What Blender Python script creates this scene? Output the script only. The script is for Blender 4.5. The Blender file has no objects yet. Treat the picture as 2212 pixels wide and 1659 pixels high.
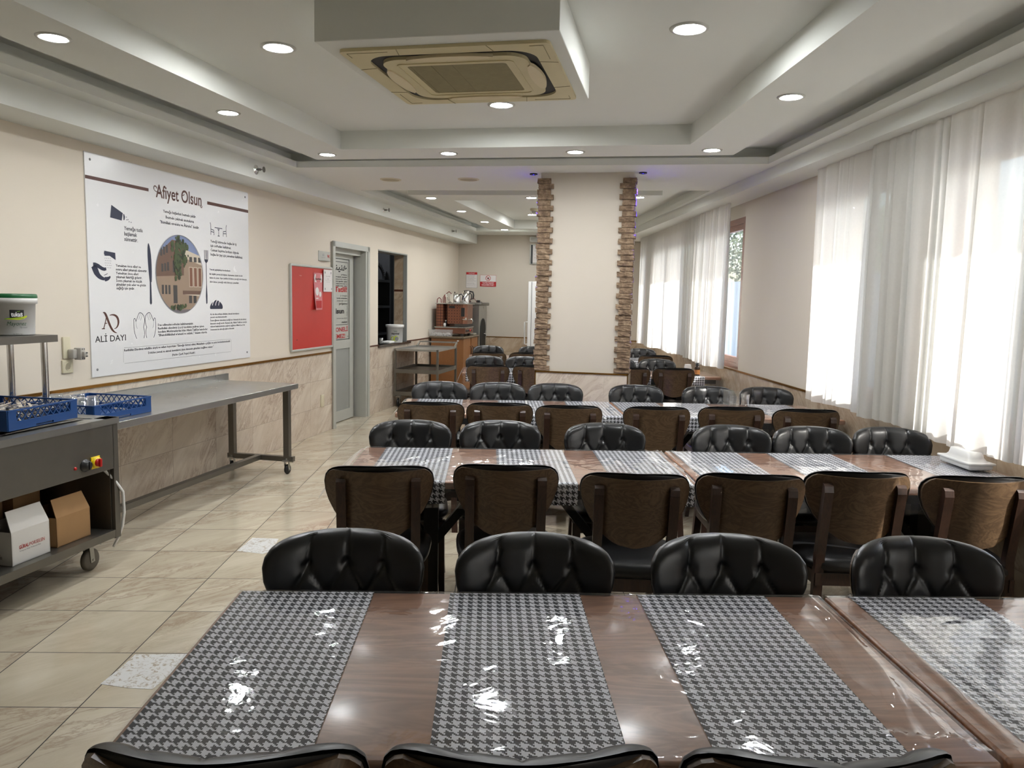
import bpy, bmesh, math, random
from mathutils import Vector, Matrix
random.seed(7)
sc = bpy.context.scene
COL = sc.collection
PI = math.pi
# ------------------------------------------------------------------ camera
IMG_W = 2212.0
F_PX, PITCH, YAW, ROLL, CAM_H = 1687.1, 0.1087, 0.0311, 0.0213, 1.5505
fwd = Vector((math.sin(YAW) * math.cos(PITCH), math.cos(YAW) * math.cos(PITCH), -math.sin(PITCH)))
rgt0 = Vector((math.cos(YAW), -math.sin(YAW), 0))
up0 = rgt0.cross(fwd)
rgt = rgt0 * math.cos(ROLL) + up0 * math.sin(ROLL)
upv = -rgt0 * math.sin(ROLL) + up0 * math.cos(ROLL)
cd = bpy.data.cameras.new('camera')
cam = bpy.data.objects.new('camera', cd)
COL.objects.link(cam)
cd.sensor_fit = 'HORIZONTAL'
cd.sensor_width = 36.0
cd.lens = F_PX / IMG_W * 36.0
cd.clip_start = 0.05
cd.clip_end = 300
mw = Matrix.Identity(4)
for i in range(3):
    mw[i][0], mw[i][1], mw[i][2] = rgt[i], upv[i], -fwd[i]
mw[2][3] = CAM_H
cam.matrix_world = mw
sc.camera = cam
# ------------------------------------------------------------------ view, world, sun
sc.view_settings.view_transform = 'Standard'
sc.view_settings.look = 'None'
sc.view_settings.gamma = 1.0
sc.view_settings.use_curve_mapping = False
sc.view_settings.exposure = 1.8
SKY_STRENGTH = 0.20
SUN_STRENGTH = 3.2
LAMP_STRENGTH = 105.0
sc.cycles.use_denoising = True
sc.cycles.caustics_reflective = False
sc.cycles.caustics_refractive = False
sc.cycles.sample_clamp_indirect = 6.0
S_DIR = Vector((0.72, -0.30, 0.64)).normalized()
w = bpy.data.worlds.new('world')
sc.world = w
w.use_nodes = True
nt = w.node_tree
nt.nodes.clear()
sky = nt.nodes.new('ShaderNodeTexSky')
sky.sky_type = 'NISHITA'
sky.sun_disc = False
sky.sun_elevation = math.asin(S_DIR.z)
sky.sun_rotation = math.atan2(S_DIR.x, S_DIR.y)
sky.dust_density = 3.0
bg = nt.nodes.new('ShaderNodeBackground')
bg.inputs['Strength'].default_value = SKY_STRENGTH
wo = nt.nodes.new('ShaderNodeOutputWorld')
nt.links.new(sky.outputs[0], bg.inputs[0])
nt.links.new(bg.outputs[0], wo.inputs[0])
sl = bpy.data.lights.new('sun', 'SUN')
sl.energy = SUN_STRENGTH
sl.angle = math.radians(0.6)
sl.color = (1.0, 0.96, 0.9)
so = bpy.data.objects.new('sun', sl)
COL.objects.link(so)
so.rotation_euler = S_DIR.to_track_quat('Z', 'Y').to_euler()

# ------------------------------------------------------------------ building lines
LA, LB = -3.9475, 0.237                      # left wall: x = LA + LB*y
TH = math.atan2(-LB, 1)                      # rotation of the left-wall frame (local x = off the wall, local y = along it)
K = math.hypot(1, LB)
uL = Vector((LB / K, 1 / K, 0))
nL = Vector((1 / K, -LB / K, 0))
O_L = Vector((LA, 0, 0))
def WL(d, s, z=0.0):
    return O_L + nL * d + uL * s + Vector((0, 0, z))
BY = 14.267
O_B = Vector((LA + LB * BY, BY, 0))
S_B = (O_B - O_L).dot(uL)                    # along-wall coordinate of the back wall
def WB(b, off, z=0.0):
    return O_B + nL * b - uL * off + Vector((0, 0, z))
ZC, ZU = 2.67, 2.81                          # dropped ceiling, upper ceiling
XR = 2.58                                    # window wall
YN = -2.6                                    # wall behind the camera

# ------------------------------------------------------------------ material helpers
def srgb(r, g, b):
    f = lambda c: (c / 255 / 12.92) if c / 255 <= 0.04045 else ((c / 255 + 0.055) / 1.055) ** 2.4
    return (f(r), f(g), f(b), 1.0)
class NT:
    def __init__(s, name):
        s.m = bpy.data.materials.new(name)
        s.m.use_nodes = True
        s.t = s.m.node_tree
        s.t.nodes.clear()
        s.out = s.t.nodes.new('ShaderNodeOutputMaterial')
    def put(s, sock, v):
        if hasattr(v, 'is_output'):
            s.t.links.new(v, sock)
        elif v is not None:
            sock.default_value = v
    def n(s, typ, ins=None, out=0, **props):
        nd = s.t.nodes.new('ShaderNode' + typ)
        for k, v in props.items():
            setattr(nd, k, v)
        for k, v in (ins or {}).items():
            s.put(nd.inputs[k], v)
        return nd.outputs[out]
    def math(s, op, a, b=None, c=None):
        i = {0: a}
        if b is not None:
            i[1] = b
        if c is not None:
            i[2] = c
        return s.n('Math', i, operation=op)
    def mixc(s, f, a, b, blend='MIX'):
        nd = s.t.nodes.new('ShaderNodeMix')
        nd.data_type = 'RGBA'
        nd.blend_type = blend
        s.put(nd.inputs[0], f); s.put(nd.inputs[6], a); s.put(nd.inputs[7], b)
        return nd.outputs[2]
    def ramp(s, f, stops):
        nd = s.t.nodes.new('ShaderNodeValToRGB')
        el = nd.color_ramp.elements
        while len(el) < len(stops):
            el.new(0.5)
        for e, (p, c) in zip(el, stops):
            e.position = p
            e.color = c if len(c) == 4 else (*c, 1)
        s.put(nd.inputs[0], f)
        return nd.outputs[0]
    def noise(s, vec, scale, detail=4, rough=0.55, dist=0.0, out=0):
        return s.n('TexNoise', {'Vector': vec, 'Scale': scale, 'Detail': detail, 'Roughness': rough, 'Distortion': dist}, out=out)
    def bump(s, h, strength=0.2, dist=0.01):
        return s.n('Bump', {'Height': h, 'Strength': strength, 'Distance': dist})
    def pbr(s, base, rough=0.5, metal=0.0, normal=None, **kw):
        nd = s.t.nodes.new('ShaderNodeBsdfPrincipled')
        s.put(nd.inputs['Base Color'], base)
        s.put(nd.inputs['Roughness'], rough)
        s.put(nd.inputs['Metallic'], metal)
        if normal is not None:
            s.put(nd.inputs['Normal'], normal)
        for k, v in kw.items():
            s.put(nd.inputs[k.replace('_', ' ')], v)
        return nd.outputs[0]
    def done(s, sh):
        s.t.links.new(sh, s.out.inputs[0])
        return s.m
    def obj(s):
        return s.n('TexCoord', out=3)
    def uv(s):
        return s.n('TexCoord', out=2)
    def pos(s):
        return s.n('NewGeometry', out=0)

def plain(name, c, rough=0.5, metal=0.0, var=0.05, scale=8.0, bump=0.0, **kw):
    t = NT(name)
    o = t.obj()
    nz = t.noise(o, scale, 4)
    dark = tuple(x * (1 - var * 2) for x in c[:3]) + (1,)
    col = t.mixc(nz, c, dark)
    nrm = t.bump(t.noise(o, scale * 14, 3), bump, 0.004) if bump else None
    rg = t.math('ADD', t.math('MULTIPLY', nz, 0.12), rough - 0.06)
    return t.done(t.pbr(col, rg, metal, nrm, **kw))
def emis(name, c, s):
    t = NT(name)
    return t.done(t.n('Emission', {0: c, 1: s}))
def glassy(name, tint=(1, 1, 1, 1), f0=0.06, rough=0.02, haze=0.0, hazec=(0.9, 0.9, 0.9, 1), bumpn=None):
    t = NT(name)
    nrm = None
    if bumpn:
        nrm = t.bump(t.noise(t.obj(), bumpn[0], 3, 0.5, bumpn[2] if len(bumpn) > 2 else 0), bumpn[1], 0.01)
    fr = t.n('LayerWeight', {'Blend': 0.5, **({'Normal': nrm} if nrm else {})}, out=1)
    fac = t.math('MINIMUM', t.math('ADD', t.math('MULTIPLY', t.math('POWER', fr, 5.0), 0.9), f0 + 0.035), 1.0)
    tr = t.n('BsdfTransparent', {0: tint})
    gl = t.n('BsdfGlossy', {'Color': (1, 1, 1, 1), 'Roughness': rough, **({'Normal': nrm} if nrm else {})})
    mx = t.n('MixShader', {0: fac, 1: tr, 2: gl})
    if haze:
        mx = t.n('MixShader', {0: haze, 1: mx, 2: t.n('BsdfDiffuse', {0: hazec})})
    return t.done(mx)
def tiles(name, ax, size, org, c1, c2, vein, grout, gw, rough, vsc=2.0, skew=0.6, bump=0.15, dirt=0.0):
    t = NT(name)
    o = t.obj()
    sep = t.t.nodes.new('ShaderNodeSeparateXYZ')
    t.put(sep.inputs[0], o)
    U, V = sep.outputs[ax[0]], sep.outputs[ax[1]]
    u = t.math('DIVIDE', t.math('SUBTRACT', U, org[0]), size[0])
    v = t.math('DIVIDE', t.math('SUBTRACT', V, org[1]), size[1])
    fu, fv = t.math('FRACT', u), t.math('FRACT', v)
    du = t.math('MULTIPLY', t.math('MINIMUM', fu, t.math('SUBTRACT', 1.0, fu)), size[0])
    dv = t.math('MULTIPLY', t.math('MINIMUM', fv, t.math('SUBTRACT', 1.0, fv)), size[1])
    d = t.math('MINIMUM', du, dv)
    g = t.math('LESS_THAN', d, gw)
    cell = t.n('CombineXYZ', {0: t.math('FLOOR', u), 1: t.math('FLOOR', v), 2: 3.0})
    rnd = t.n('TexWhiteNoise', {0: cell}, out=1)
    rv = t.n('TexWhiteNoise', {0: cell}, out=0)
    off = t.n('VectorMath', {0: rnd, 1: (37.0, 37.0, 37.0)}, operation='MULTIPLY')
    pu = t.math('ADD', U, t.math('MULTIPLY', V, -skew))
    P = t.n('CombineXYZ', {0: t.math('MULTIPLY', pu, 1.0), 1: t.math('MULTIPLY', V, 0.55), 2: 0.0})
    P = t.n('VectorMath', {0: P, 1: off}, operation='ADD')
    n1 = t.noise(P, vsc * 1.1, 6, 0.62, 0.6)
    n2 = t.noise(P, vsc * 2.2, 8, 0.7, 1.6)
    base = t.ramp(n1, [(0.3, c1), (0.52, c2), (0.72, c1)])
    vn = t.ramp(n2, [(0.43, (0, 0, 0, 1)), (0.490, (1, 1, 1, 1)), (0.515, (0.35, 0.35, 0.35, 1)), (0.62, (0, 0, 0, 1))])
    veil = t.ramp(t.noise(P, vsc * 0.8, 3), [(0.38, (0, 0, 0, 1)), (0.56, (1, 1, 1, 1))])
    col = t.mixc(t.math('MULTIPLY', t.math('MULTIPLY', vn, veil), 0.60), base, vein)
    col = t.mixc(t.math('MULTIPLY', rv, 0.10), col, vein)
    col = t.mixc(g, col, grout)
    if dirt:
        col = t.mixc(t.math('MULTIPLY', t.ramp(t.noise(o, 1.3, 5), [(0.45, (0, 0, 0, 1)), (0.7, (1, 1, 1, 1))]), dirt), col, (0.25, 0.2, 0.15, 1))
    h = t.math('SUBTRACT', 1.0, g)
    rg = t.math('ADD', t.math('MULTIPLY', g, 0.5), t.math('ADD', rough - 0.04, t.math('MULTIPLY', t.noise(o, 6, 4), 0.08)))
    return t.done(t.pbr(col, rg, 0, t.bump(h, bump, 0.003)))
def wood(name, c1, c2, ax=0, scale=1.0, rough=0.4, rings=9.0, coat=0.0, stretch=9.0):
    t = NT(name)
    o = t.obj()
    sc_ = [stretch, stretch, stretch]
    sc_[ax] = 1.0
    rnd = t.n('ObjectInfo', out=5)
    P = t.n('VectorMath', {0: o, 1: tuple(x * scale for x in sc_)}, operation='MULTIPLY')
    P = t.n('VectorMath', {0: P, 1: t.n('CombineXYZ', {0: t.math('MULTIPLY', rnd, 11.0), 1: t.math('MULTIPLY', rnd, 7.0), 2: 0.0})}, operation='ADD')
    n1 = t.noise(P, 1.6, 5, 0.6, 1.2)
    wv = t.math('FRACT', t.math('MULTIPLY', n1, rings))
    tri = t.math('ABSOLUTE', t.math('SUBTRACT', t.math('MULTIPLY', wv, 2.0), 1.0))
    fine = t.noise(P, 14, 4, 0.7)
    f = t.math('ADD', t.math('MULTIPLY', tri, 0.65), t.math('MULTIPLY', fine, 0.45))
    col = t.mixc(f, c1, c2)
    return t.done(t.pbr(col, rough, 0, t.bump(f, 0.08, 0.002), Coat_Weight=coat, Coat_Roughness=0.15))
def steel(name, c, rough=0.32, var=0.25):
    t = NT(name)
    o = t.obj()
    n1 = t.noise(o, 3.0, 5, 0.6)
    n2 = t.noise(t.n('VectorMath', {0: o, 1: (2.0, 60.0, 60.0)}, operation='MULTIPLY'), 2.0, 3)
    col = t.mixc(n1, c, tuple(x * (1 - var) for x in c[:3]) + (1,))
    rg = t.math('ADD', t.math('MULTIPLY', n1, 0.22), t.math('ADD', rough - 0.13, t.math('MULTIPLY', n2, 0.06)))
    return t.done(t.pbr(col, rg, 0.88, t.bump(n2, 0.03, 0.002)))
def houndstooth():
    t = NT('houndstooth_cloth')
    u = t.uv()
    sep = t.t.nodes.new('ShaderNodeSeparateXYZ')
    t.put(sep.inputs[0], u)
    per = 0.0252
    i = t.math('FLOOR', t.math('DIVIDE', sep.outputs[0], per / 8))
    j = t.math('FLOOR', t.math('DIVIDE', sep.outputs[1], per / 8))
    wi = t.math('LESS_THAN', t.math('FLOORED_MODULO', i, 8.0), 3.5)
    wj = t.math('LESS_THAN', t.math('FLOORED_MODULO', j, 8.0), 3.5)
    tw = t.math('LESS_THAN', t.math('FLOORED_MODULO', t.math('ADD', i, j), 4.0), 1.5)
    v = t.math('ADD', t.math('MULTIPLY', tw, wi), t.math('MULTIPLY', t.math('SUBTRACT', 1.0, tw), wj))
    col = t.mixc(v, srgb(238, 240, 248), srgb(34, 36, 48))
    return t.done(t.pbr(col, 0.75, 0))

MW = plain('wall_paint', srgb(222, 212, 196), 0.7, var=0.02, scale=2)
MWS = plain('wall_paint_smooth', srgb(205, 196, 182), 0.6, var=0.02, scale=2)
MC = plain('ceiling_paint', srgb(225, 227, 221), 0.75, var=0.01, scale=2)
MFLOOR = tiles('floor_tiles', (0, 1), (0.45, 0.45), (-1.9546, 2.8118), srgb(214, 205, 184), srgb(196, 185, 163), srgb(150, 124, 104), srgb(30, 24, 22), 0.0023, 0.13, 2.4, 0.9, 0.25, 0.0)
MWT = tiles('wall_tiles', (1, 2), (0.60, 0.30), (0.33, 0.0), srgb(226, 216, 200), srgb(206, 192, 174), srgb(146, 120, 104), srgb(150, 138, 124), 0.0016, 0.22, 2.6, 0.75)
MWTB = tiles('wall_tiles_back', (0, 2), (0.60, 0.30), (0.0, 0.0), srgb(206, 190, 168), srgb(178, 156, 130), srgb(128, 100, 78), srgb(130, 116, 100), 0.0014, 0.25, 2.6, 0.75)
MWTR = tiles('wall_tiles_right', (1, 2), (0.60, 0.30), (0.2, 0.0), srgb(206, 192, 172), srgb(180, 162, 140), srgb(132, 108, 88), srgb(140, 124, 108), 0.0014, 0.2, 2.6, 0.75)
MGOLD = plain('gold_trim', srgb(176, 128, 58), 0.25, 0.85, var=0.1)
MDKTRIM = plain('dark_trim', srgb(92, 52, 36), 0.35, 0.2)
MALU = plain('aluminium_grey', srgb(190, 191, 184), 0.38, 0.2, var=0.05)
MALUD = plain('aluminium_panel', srgb(158, 160, 155), 0.45, 0.15, var=0.04)
MSTEEL = steel('stainless_steel', srgb(190, 190, 186), 0.30)
MSTEELD = steel('stainless_steel_worn', srgb(134, 131, 124), 0.38, 0.3)
MCHROME = plain('chrome', (0.8, 0.8, 0.8, 1), 0.12, 1.0, var=0.02)
MBLACKM = plain('black_metal', (0.012, 0.012, 0.013, 1), 0.45, 0.3)
MBLACKP = plain('black_plastic', (0.015, 0.015, 0.016, 1), 0.35)
MWHITEP = plain('white_plastic', srgb(226, 226, 224), 0.35, var=0.02)
MIVORY = plain('ivory_plastic', srgb(214, 206, 178), 0.4, var=0.03)
MACP = plain('yellowed_plastic', srgb(214, 202, 160), 0.42, var=0.06, scale=5)
MACL = plain('yellowed_plastic_light', srgb(222, 208, 172), 0.42, var=0.03)
MACD = plain('yellowed_grille', srgb(150, 140, 104), 0.8, var=0.12, scale=30, bump=0.6)
MLEATH = None
t = NT('black_leatherette')
o_ = t.obj()
MLEATH = t.done(t.pbr(t.mixc(t.noise(o_, 5, 3), (0.012, 0.013, 0.014, 1), (0.008, 0.008, 0.009, 1)),
                      t.math('ADD', 0.27, t.math('MULTIPLY', t.noise(o_, 5, 2), 0.10)), 0,
                      None, Specular_IOR_Level=0.5))
MCHW = wood('chair_plywood', srgb(108, 86, 63), srgb(70, 53, 38), 0, 2.0, 0.42, 9, 0.2, 3.2)
MCHL = wood('chair_leg_wood', srgb(66, 44, 34), srgb(44, 29, 22), 2, 3.0, 0.35, 5, 0.3, 6)
MTAB = wood('table_walnut', srgb(180, 132, 102), srgb(124, 84, 62), 0, 0.8, 0.38, 6, 0.2, 7)
MCAB = wood('orange_veneer', srgb(156, 108, 66), srgb(124, 80, 46), 2, 2.0, 0.45, 9, 0.1, 26)
MWIN = wood('window_wood', srgb(150, 96, 72), srgb(110, 66, 48), 1, 2.0, 0.35, 5, 0.3, 8)
MHT = houndstooth()
MFILM = glassy('clear_plastic_film', (0.97, 0.97, 0.97, 1), 0.03, 0.04, 0.03, (0.8, 0.8, 0.8, 1), (7.0, 0.35, 0.6))
MFILMH = glassy('clear_plastic_film_hanging', (0.95, 0.95, 0.95, 1), 0.06, 0.08, 0.22, (0.8, 0.8, 0.8, 1), (14.0, 0.5, 0.6))
MGLASS = glassy('clear_glass', (0.93, 0.95, 0.95, 1), 0.10, 0.02, 0.04)
MWGLASS = glassy('window_glass', (0.97, 0.98, 0.98, 1), 0.0, 0.0)
MTUB = glassy('translucent_plastic', (0.9, 0.9, 0.9, 1), 0.02, 0.15, 0.22)
MCARD = plain('brown_cardboard', srgb(170, 132, 90), 0.8, var=0.05)
MCARDW = plain('white_cardboard', srgb(226, 224, 220), 0.6, var=0.03)
MBLUE = plain('blue_rack_plastic', srgb(28, 74, 136), 0.45, var=0.08)
MPOST = plain('poster_white', srgb(228, 228, 228), 0.25, var=0.01)
MPAPER = plain('paper_white', srgb(226, 222, 220), 0.5, var=0.02)
MRED = plain('red_board_film', srgb(196, 52, 46), 0.35, var=0.06, scale=3)
MREDP = plain('red_print', srgb(184, 32, 36), 0.5, var=0.03)
MNAVY = plain('navy_print', srgb(38, 44, 66), 0.5, var=0.02)
MINK = plain('dark_grey_ink', srgb(58, 58, 66), 0.5, var=0.02)
MGREYI = plain('mid_grey_ink', srgb(130, 130, 132), 0.5, var=0.02)
MBRN = plain('brown_print', srgb(86, 52, 44), 0.5, var=0.02)
MBLK = plain('black_ink', (0.01, 0.01, 0.012, 1), 0.45, var=0.0)
MGREEN = plain('green_plastic', srgb(20, 92, 50), 0.35)
MGREENP = plain('green_print', srgb(120, 170, 50), 0.5)
MLIME = plain('lime_print', srgb(186, 200, 40), 0.5)
MGRDK = plain('dark_green_print', srgb(62, 96, 72), 0.5)
MWHP = plain('white_print', srgb(236, 236, 236), 0.4, var=0.0)
MPINK = plain('pink_print', srgb(214, 128, 132), 0.5)
MYEL = plain('yellow_plastic', srgb(238, 208, 20), 0.35)
MREDK = plain('red_plastic', srgb(186, 24, 22), 0.3)
MRUB = plain('grey_rubber', srgb(104, 98, 88), 0.6)
MRUBK = plain('black_rubber', (0.012, 0.012, 0.012, 1), 0.6)
MGRAN = plain('dark_granite', srgb(78, 66, 56), 0.2, var=0.3, scale=60)
MGRANL = plain('brown_granite', srgb(128, 112, 92), 0.25, var=0.3, scale=60)
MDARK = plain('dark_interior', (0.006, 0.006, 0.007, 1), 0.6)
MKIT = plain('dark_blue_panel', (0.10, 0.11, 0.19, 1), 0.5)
MCOPPER = plain('copper_sheet', srgb(140, 96, 76), 0.3, 0.6, var=0.1)
t = NT('copper_ornament')
o_ = t.obj()
vo = t.n('TexVoronoi', {'Vector': o_, 'Scale': 22.0, 'Randomness': 0.0})
MORN = t.done(t.pbr(t.ramp(vo, [(0.12, srgb(206, 160, 112)), (0.22, srgb(104, 60, 42)), (0.42, srgb(138, 86, 60)), (0.6, srgb(84, 46, 34))]), 0.45, 0.2))
t = NT('split_face_stone')
o_ = t.obj()
n1 = t.noise(o_, 34, 6, 0.7)
MSTONE = t.done(t.pbr(t.ramp(t.noise(o_, 24, 6, 0.7), [(0.32, srgb(96, 78, 62)), (0.5, srgb(132, 110, 88)), (0.68, srgb(168, 146, 120))]), 0.85, 0, t.bump(n1, 0.5, 0.01)))
MLAMP = emis('lamp_disc', (0.97, 0.99, 1.0, 1), LAMP_STRENGTH)
MBLUEL = emis('blue_led', (0.03, 0.02, 1.0, 1), 12.0)
t = NT('sheer_curtain_cloth')
cc = (0.70, 0.71, 0.70, 1)
tr = t.n('BsdfTranslucent', {0: cc})
df = t.n('BsdfDiffuse', {0: (0.80, 0.79, 0.75, 1)})
mx = t.n('MixShader', {0: 0.48, 1: tr, 2: df})
fab = t.math('ADD', 0.08, t.math('MULTIPLY', t.noise(t.obj(), 60, 3), 0.08))
MCURT = t.done(t.n('MixShader', {0: fab, 1: mx, 2: t.n('BsdfTransparent', {0: (1, 1, 1, 1)})}))

# ------------------------------------------------------------------ mesh helpers
class MB:
    def __init__(s):
        s.v, s.f, s.mi, s.uvs = [], [], [], None
        s.smooth = []
    def add(s, vs, fs, m=0, sm=False):
        o = len(s.v)
        s.v += [tuple(x) for x in vs]
        for f in fs:
            s.f.append(tuple(i + o for i in f)); s.mi.append(m); s.smooth.append(sm)
        return s
    def box(s, x0, x1, y0, y1, z0, z1, m=0):
        vs = [(x, y, z) for z in (z0, z1) for y in (y0, y1) for x in (x0, x1)]
        return s.add(vs, [(0, 2, 3, 1), (4, 5, 7, 6), (0, 1, 5, 4), (2, 6, 7, 3), (0, 4, 6, 2), (1, 3, 7, 5)], m)
    def rbox(s, x0, x1, y0, y1, z0, z1, r=0.01, m=0, seg=3, sm=True):
        bm = bmesh.new()
        bmesh.ops.create_cube(bm, size=1)
        for v in bm.verts:
            v.co = Vector((x0 if v.co.x < 0 else x1, y0 if v.co.y < 0 else y1, z0 if v.co.z < 0 else z1))
        r = min(r, abs(x1 - x0) * .49, abs(y1 - y0) * .49, abs(z1 - z0) * .49)
        bmesh.ops.bevel(bm, geom=bm.edges[:], offset=r, segments=seg, affect='EDGES', profile=0.5)
        return s.frombm(bm, m, sm)
    def frombm(s, bm, m=0, sm=False, mat=None):
        bm.verts.index_update()
        vs = [(mat @ v.co if mat else v.co)[:] for v in bm.verts]
        s.add(vs, [[v.index for v in f.verts] for f in bm.faces], m, sm)
        bm.free()
        return s
    def bar(s, a, b, w, h=None, m=0, up=(0, 0, 1)):
        a, b = Vector(a), Vector(b)
        h = w if h is None else h
        d = (b - a).normalized()
        u = Vector(up)
        if abs(d.dot(u)) > 0.98:
            u = Vector((0, 1, 0))
        sx = d.cross(u).normalized() * w / 2
        sy = sx.cross(d).normalized() * h / 2
        vs = [p + i * sx + j * sy for p in (a, b) for i, j in ((-1, -1), (1, -1), (1, 1), (-1, 1))]
        return s.add(vs, [(3, 2, 1, 0), (4, 5, 6, 7), (0, 1, 5, 4), (1, 2, 6, 5), (2, 3, 7, 6), (3, 0, 4, 7)], m)
    def tube(s, pts, r, seg=10, m=0, cap=True):
        pts = [Vector(p) for p in pts]
        n = len(pts)
        rs = r if isinstance(r, (list, tuple)) else [r] * n
        rings, prev = [], None
        for i, p in enumerate(pts):
            d = (pts[min(i + 1, n - 1)] - pts[max(i - 1, 0)]).normalized()
            if prev is None:
                q = d.orthogonal().normalized()
            else:
                q = (prev - d * prev.dot(d)).normalized()
            prev = q
            q2 = d.cross(q)
            rings.append([p + (q * math.cos(2 * PI * k / seg) + q2 * math.sin(2 * PI * k / seg)) * rs[i] for k in range(seg)])
        vs = [v for rg in rings for v in rg]
        fs = [(i * seg + k, i * seg + (k + 1) % seg, (i + 1) * seg + (k + 1) % seg, (i + 1) * seg + k) for i in range(n - 1) for k in range(seg)]
        s.add(vs, fs, m, True)
        if cap:
            s.add(rings[0], [tuple(range(seg))[::-1]], m)
            s.add(rings[-1], [tuple(range(seg))], m)
        return s
    def lathe(s, prof, c=(0, 0, 0), seg=24, m=0, axis='z', sm=True):
        vs = []
        for r, z in prof:
            for k in range(seg):
                a = 2 * PI * k / seg
                p = (r * math.cos(a), r * math.sin(a), z)
                if axis == 'x':
                    p = (z, p[0], p[1])
                elif axis == 'y':
                    p = (p[0], z, p[1])
                vs.append((p[0] + c[0], p[1] + c[1], p[2] + c[2]))
        n = len(prof)
        fs = [(i * seg + k, i * seg + (k + 1) % seg, (i + 1) * seg + (k + 1) % seg, (i + 1) * seg + k) for i in range(n - 1) for k in range(seg)]
        s.add(vs, fs, m, sm)
        if prof[0][0] > 1e-5:
            s.add(vs[:seg], [tuple(range(seg))[::-1]], m)
        if prof[-1][0] > 1e-5:
            s.add(vs[-seg:], [tuple(range(seg))], m)
        return s
    def prism(s, poly, a, b, m=0, axis='z'):
        n = len(poly)
        def P(p, h):
            return {'z': (p[0], p[1], h), 'x': (h, p[0], p[1]), 'y': (p[0], h, p[1])}[axis]
        vs = [P(p, a) for p in poly] + [P(p, b) for p in poly]
        fs = [tuple(range(n))[::-1], tuple(range(n, 2 * n))] + [(i, (i + 1) % n, n + (i + 1) % n, n + i) for i in range(n)]
        return s.add(vs, fs, m)
    def grid(s, nu, nv, fn, m=0, sm=True, uv=None):
        vs = [fn(i / nu, j / nv) for j in range(nv + 1) for i in range(nu + 1)]
        fs = [(j * (nu + 1) + i, j * (nu + 1) + i + 1, (j + 1) * (nu + 1) + i + 1, (j + 1) * (nu + 1) + i) for j in range(nv) for i in range(nu)]
        o = len(s.v)
        s.add(vs, fs, m, sm)
        if uv:
            s.uvs = s.uvs or {}
            for j in range(nv + 1):
                for i in range(nu + 1):
                    s.uvs[o + j * (nu + 1) + i] = uv(i / nu, j / nv)
        return s
    def build(s, name, mats, parent=None, loc=None, rz=None, fixn=True):
        me = bpy.data.meshes.new(name)
        me.from_pydata(s.v, [], s.f)
        for mm in (mats if isinstance(mats, (list, tuple)) else [mats]):
            me.materials.append(mm)
        me.polygons.foreach_set('material_index', s.mi)
        me.polygons.foreach_set('use_smooth', s.smooth)
        if s.uvs:
            ul = me.uv_layers.new(name='UVMap')
            for lp in me.loops:
                ul.data[lp.index].uv = s.uvs.get(lp.vertex_index, (0, 0))
        if fixn:
            bm = bmesh.new()
            bm.from_mesh(me)
            bmesh.ops.recalc_face_normals(bm, faces=bm.faces[:])
            bm.to_mesh(me)
            bm.free()
        me.update()
        o = bpy.data.objects.new(name, me)
        COL.objects.link(o)
        if parent:
            o.parent = parent
        if loc is not None:
            o.location = loc
        if rz is not None:
            o.rotation_euler = (0, 0, rz)
        return o
def tag(o, label=None, cat=None, group=None, kind=None):
    if label: o['label'] = label
    if cat: o['category'] = cat
    if group: o['group'] = group
    if kind: o['kind'] = kind
    return o
def thing(name, label, cat, loc=(0, 0, 0), rz=0.0, group=None):
    o = bpy.data.objects.new(name, None)
    o.empty_display_size = 0.1
    COL.objects.link(o)
    o.location = loc
    o.rotation_euler = (0, 0, rz)
    return tag(o, label, cat, group)
def struct(mb, name, mats, parent=None, **k):
    o = mb.build(name, mats, parent, **k)
    if not parent:
        o['kind'] = 'structure'
    return o
def copy_tree(o, parent=None):
    c = o.copy()
    COL.objects.link(c)
    c.parent = parent
    for ch in list(o.children):
        copy_tree(ch, c)
    return c
def dup(o, loc, rz, label, group=None):
    c = copy_tree(o)
    c.location = loc
    c.rotation_euler = (0, 0, rz)
    c['label'] = label
    if group: c['group'] = group
    return c

# text as flat mesh: returns MB in 2D, mapped by X,Y directions
_tc = {}
def text2d(s, res=2, bold=0.0):
    key = (s, res, bold)
    if key in _tc:
        return _tc[key]
    cu = bpy.data.curves.new('tmp', 'FONT')
    cu.body = s
    cu.size = 1
    cu.resolution_u = res
    cu.offset = bold
    ob = bpy.data.objects.new('tmp', cu)
    COL.objects.link(ob)
    bpy.context.view_layer.update()
    dg = bpy.context.evaluated_depsgraph_get()
    me = ob.evaluated_get(dg).to_mesh()
    vs = [tuple(v.co) for v in me.vertices]
    fs = [tuple(p.vertices) for p in me.polygons]
    ob.evaluated_get(dg).to_mesh_clear()
    bpy.data.objects.remove(ob)
    bpy.data.curves.remove(cu)
    if vs:
        x0 = min(v[0] for v in vs); x1 = max(v[0] for v in vs)
        vs = [(v[0] - x0, v[1]) for v in vs]
        wd = x1 - x0
    else:
        wd = 0.1
    _tc[key] = (vs, fs, wd)
    return _tc[key]
def put_text(mb, s, x, y, cap, width=None, align='L', m=0, res=2, bold=0.0, frame=None, slant=0.0, rot=0.0):
    """cap = cap height; frame(u,v) -> 3D point"""
    vs, fs, wd = text2d(s, res, bold)
    k = cap / 0.72
    kx = k if width is None else width / wd
    W_ = wd * kx
    ox = {'L': 0, 'C': -W_ / 2, 'R': -W_}[align]
    cr, sr = math.cos(rot), math.sin(rot)
    out = []
    for vx, vy in vs:
        a = ox + vx * kx + slant * vy * k
        b = vy * k
        out.append(frame(x + a * cr - b * sr, y + a * sr + b * cr))
    mb.add(out, fs, m)
def poly2d(mb, pts, frame, m=0):
    mb.add([frame(*p) for p in pts], [tuple(range(len(pts)))], m)
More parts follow.
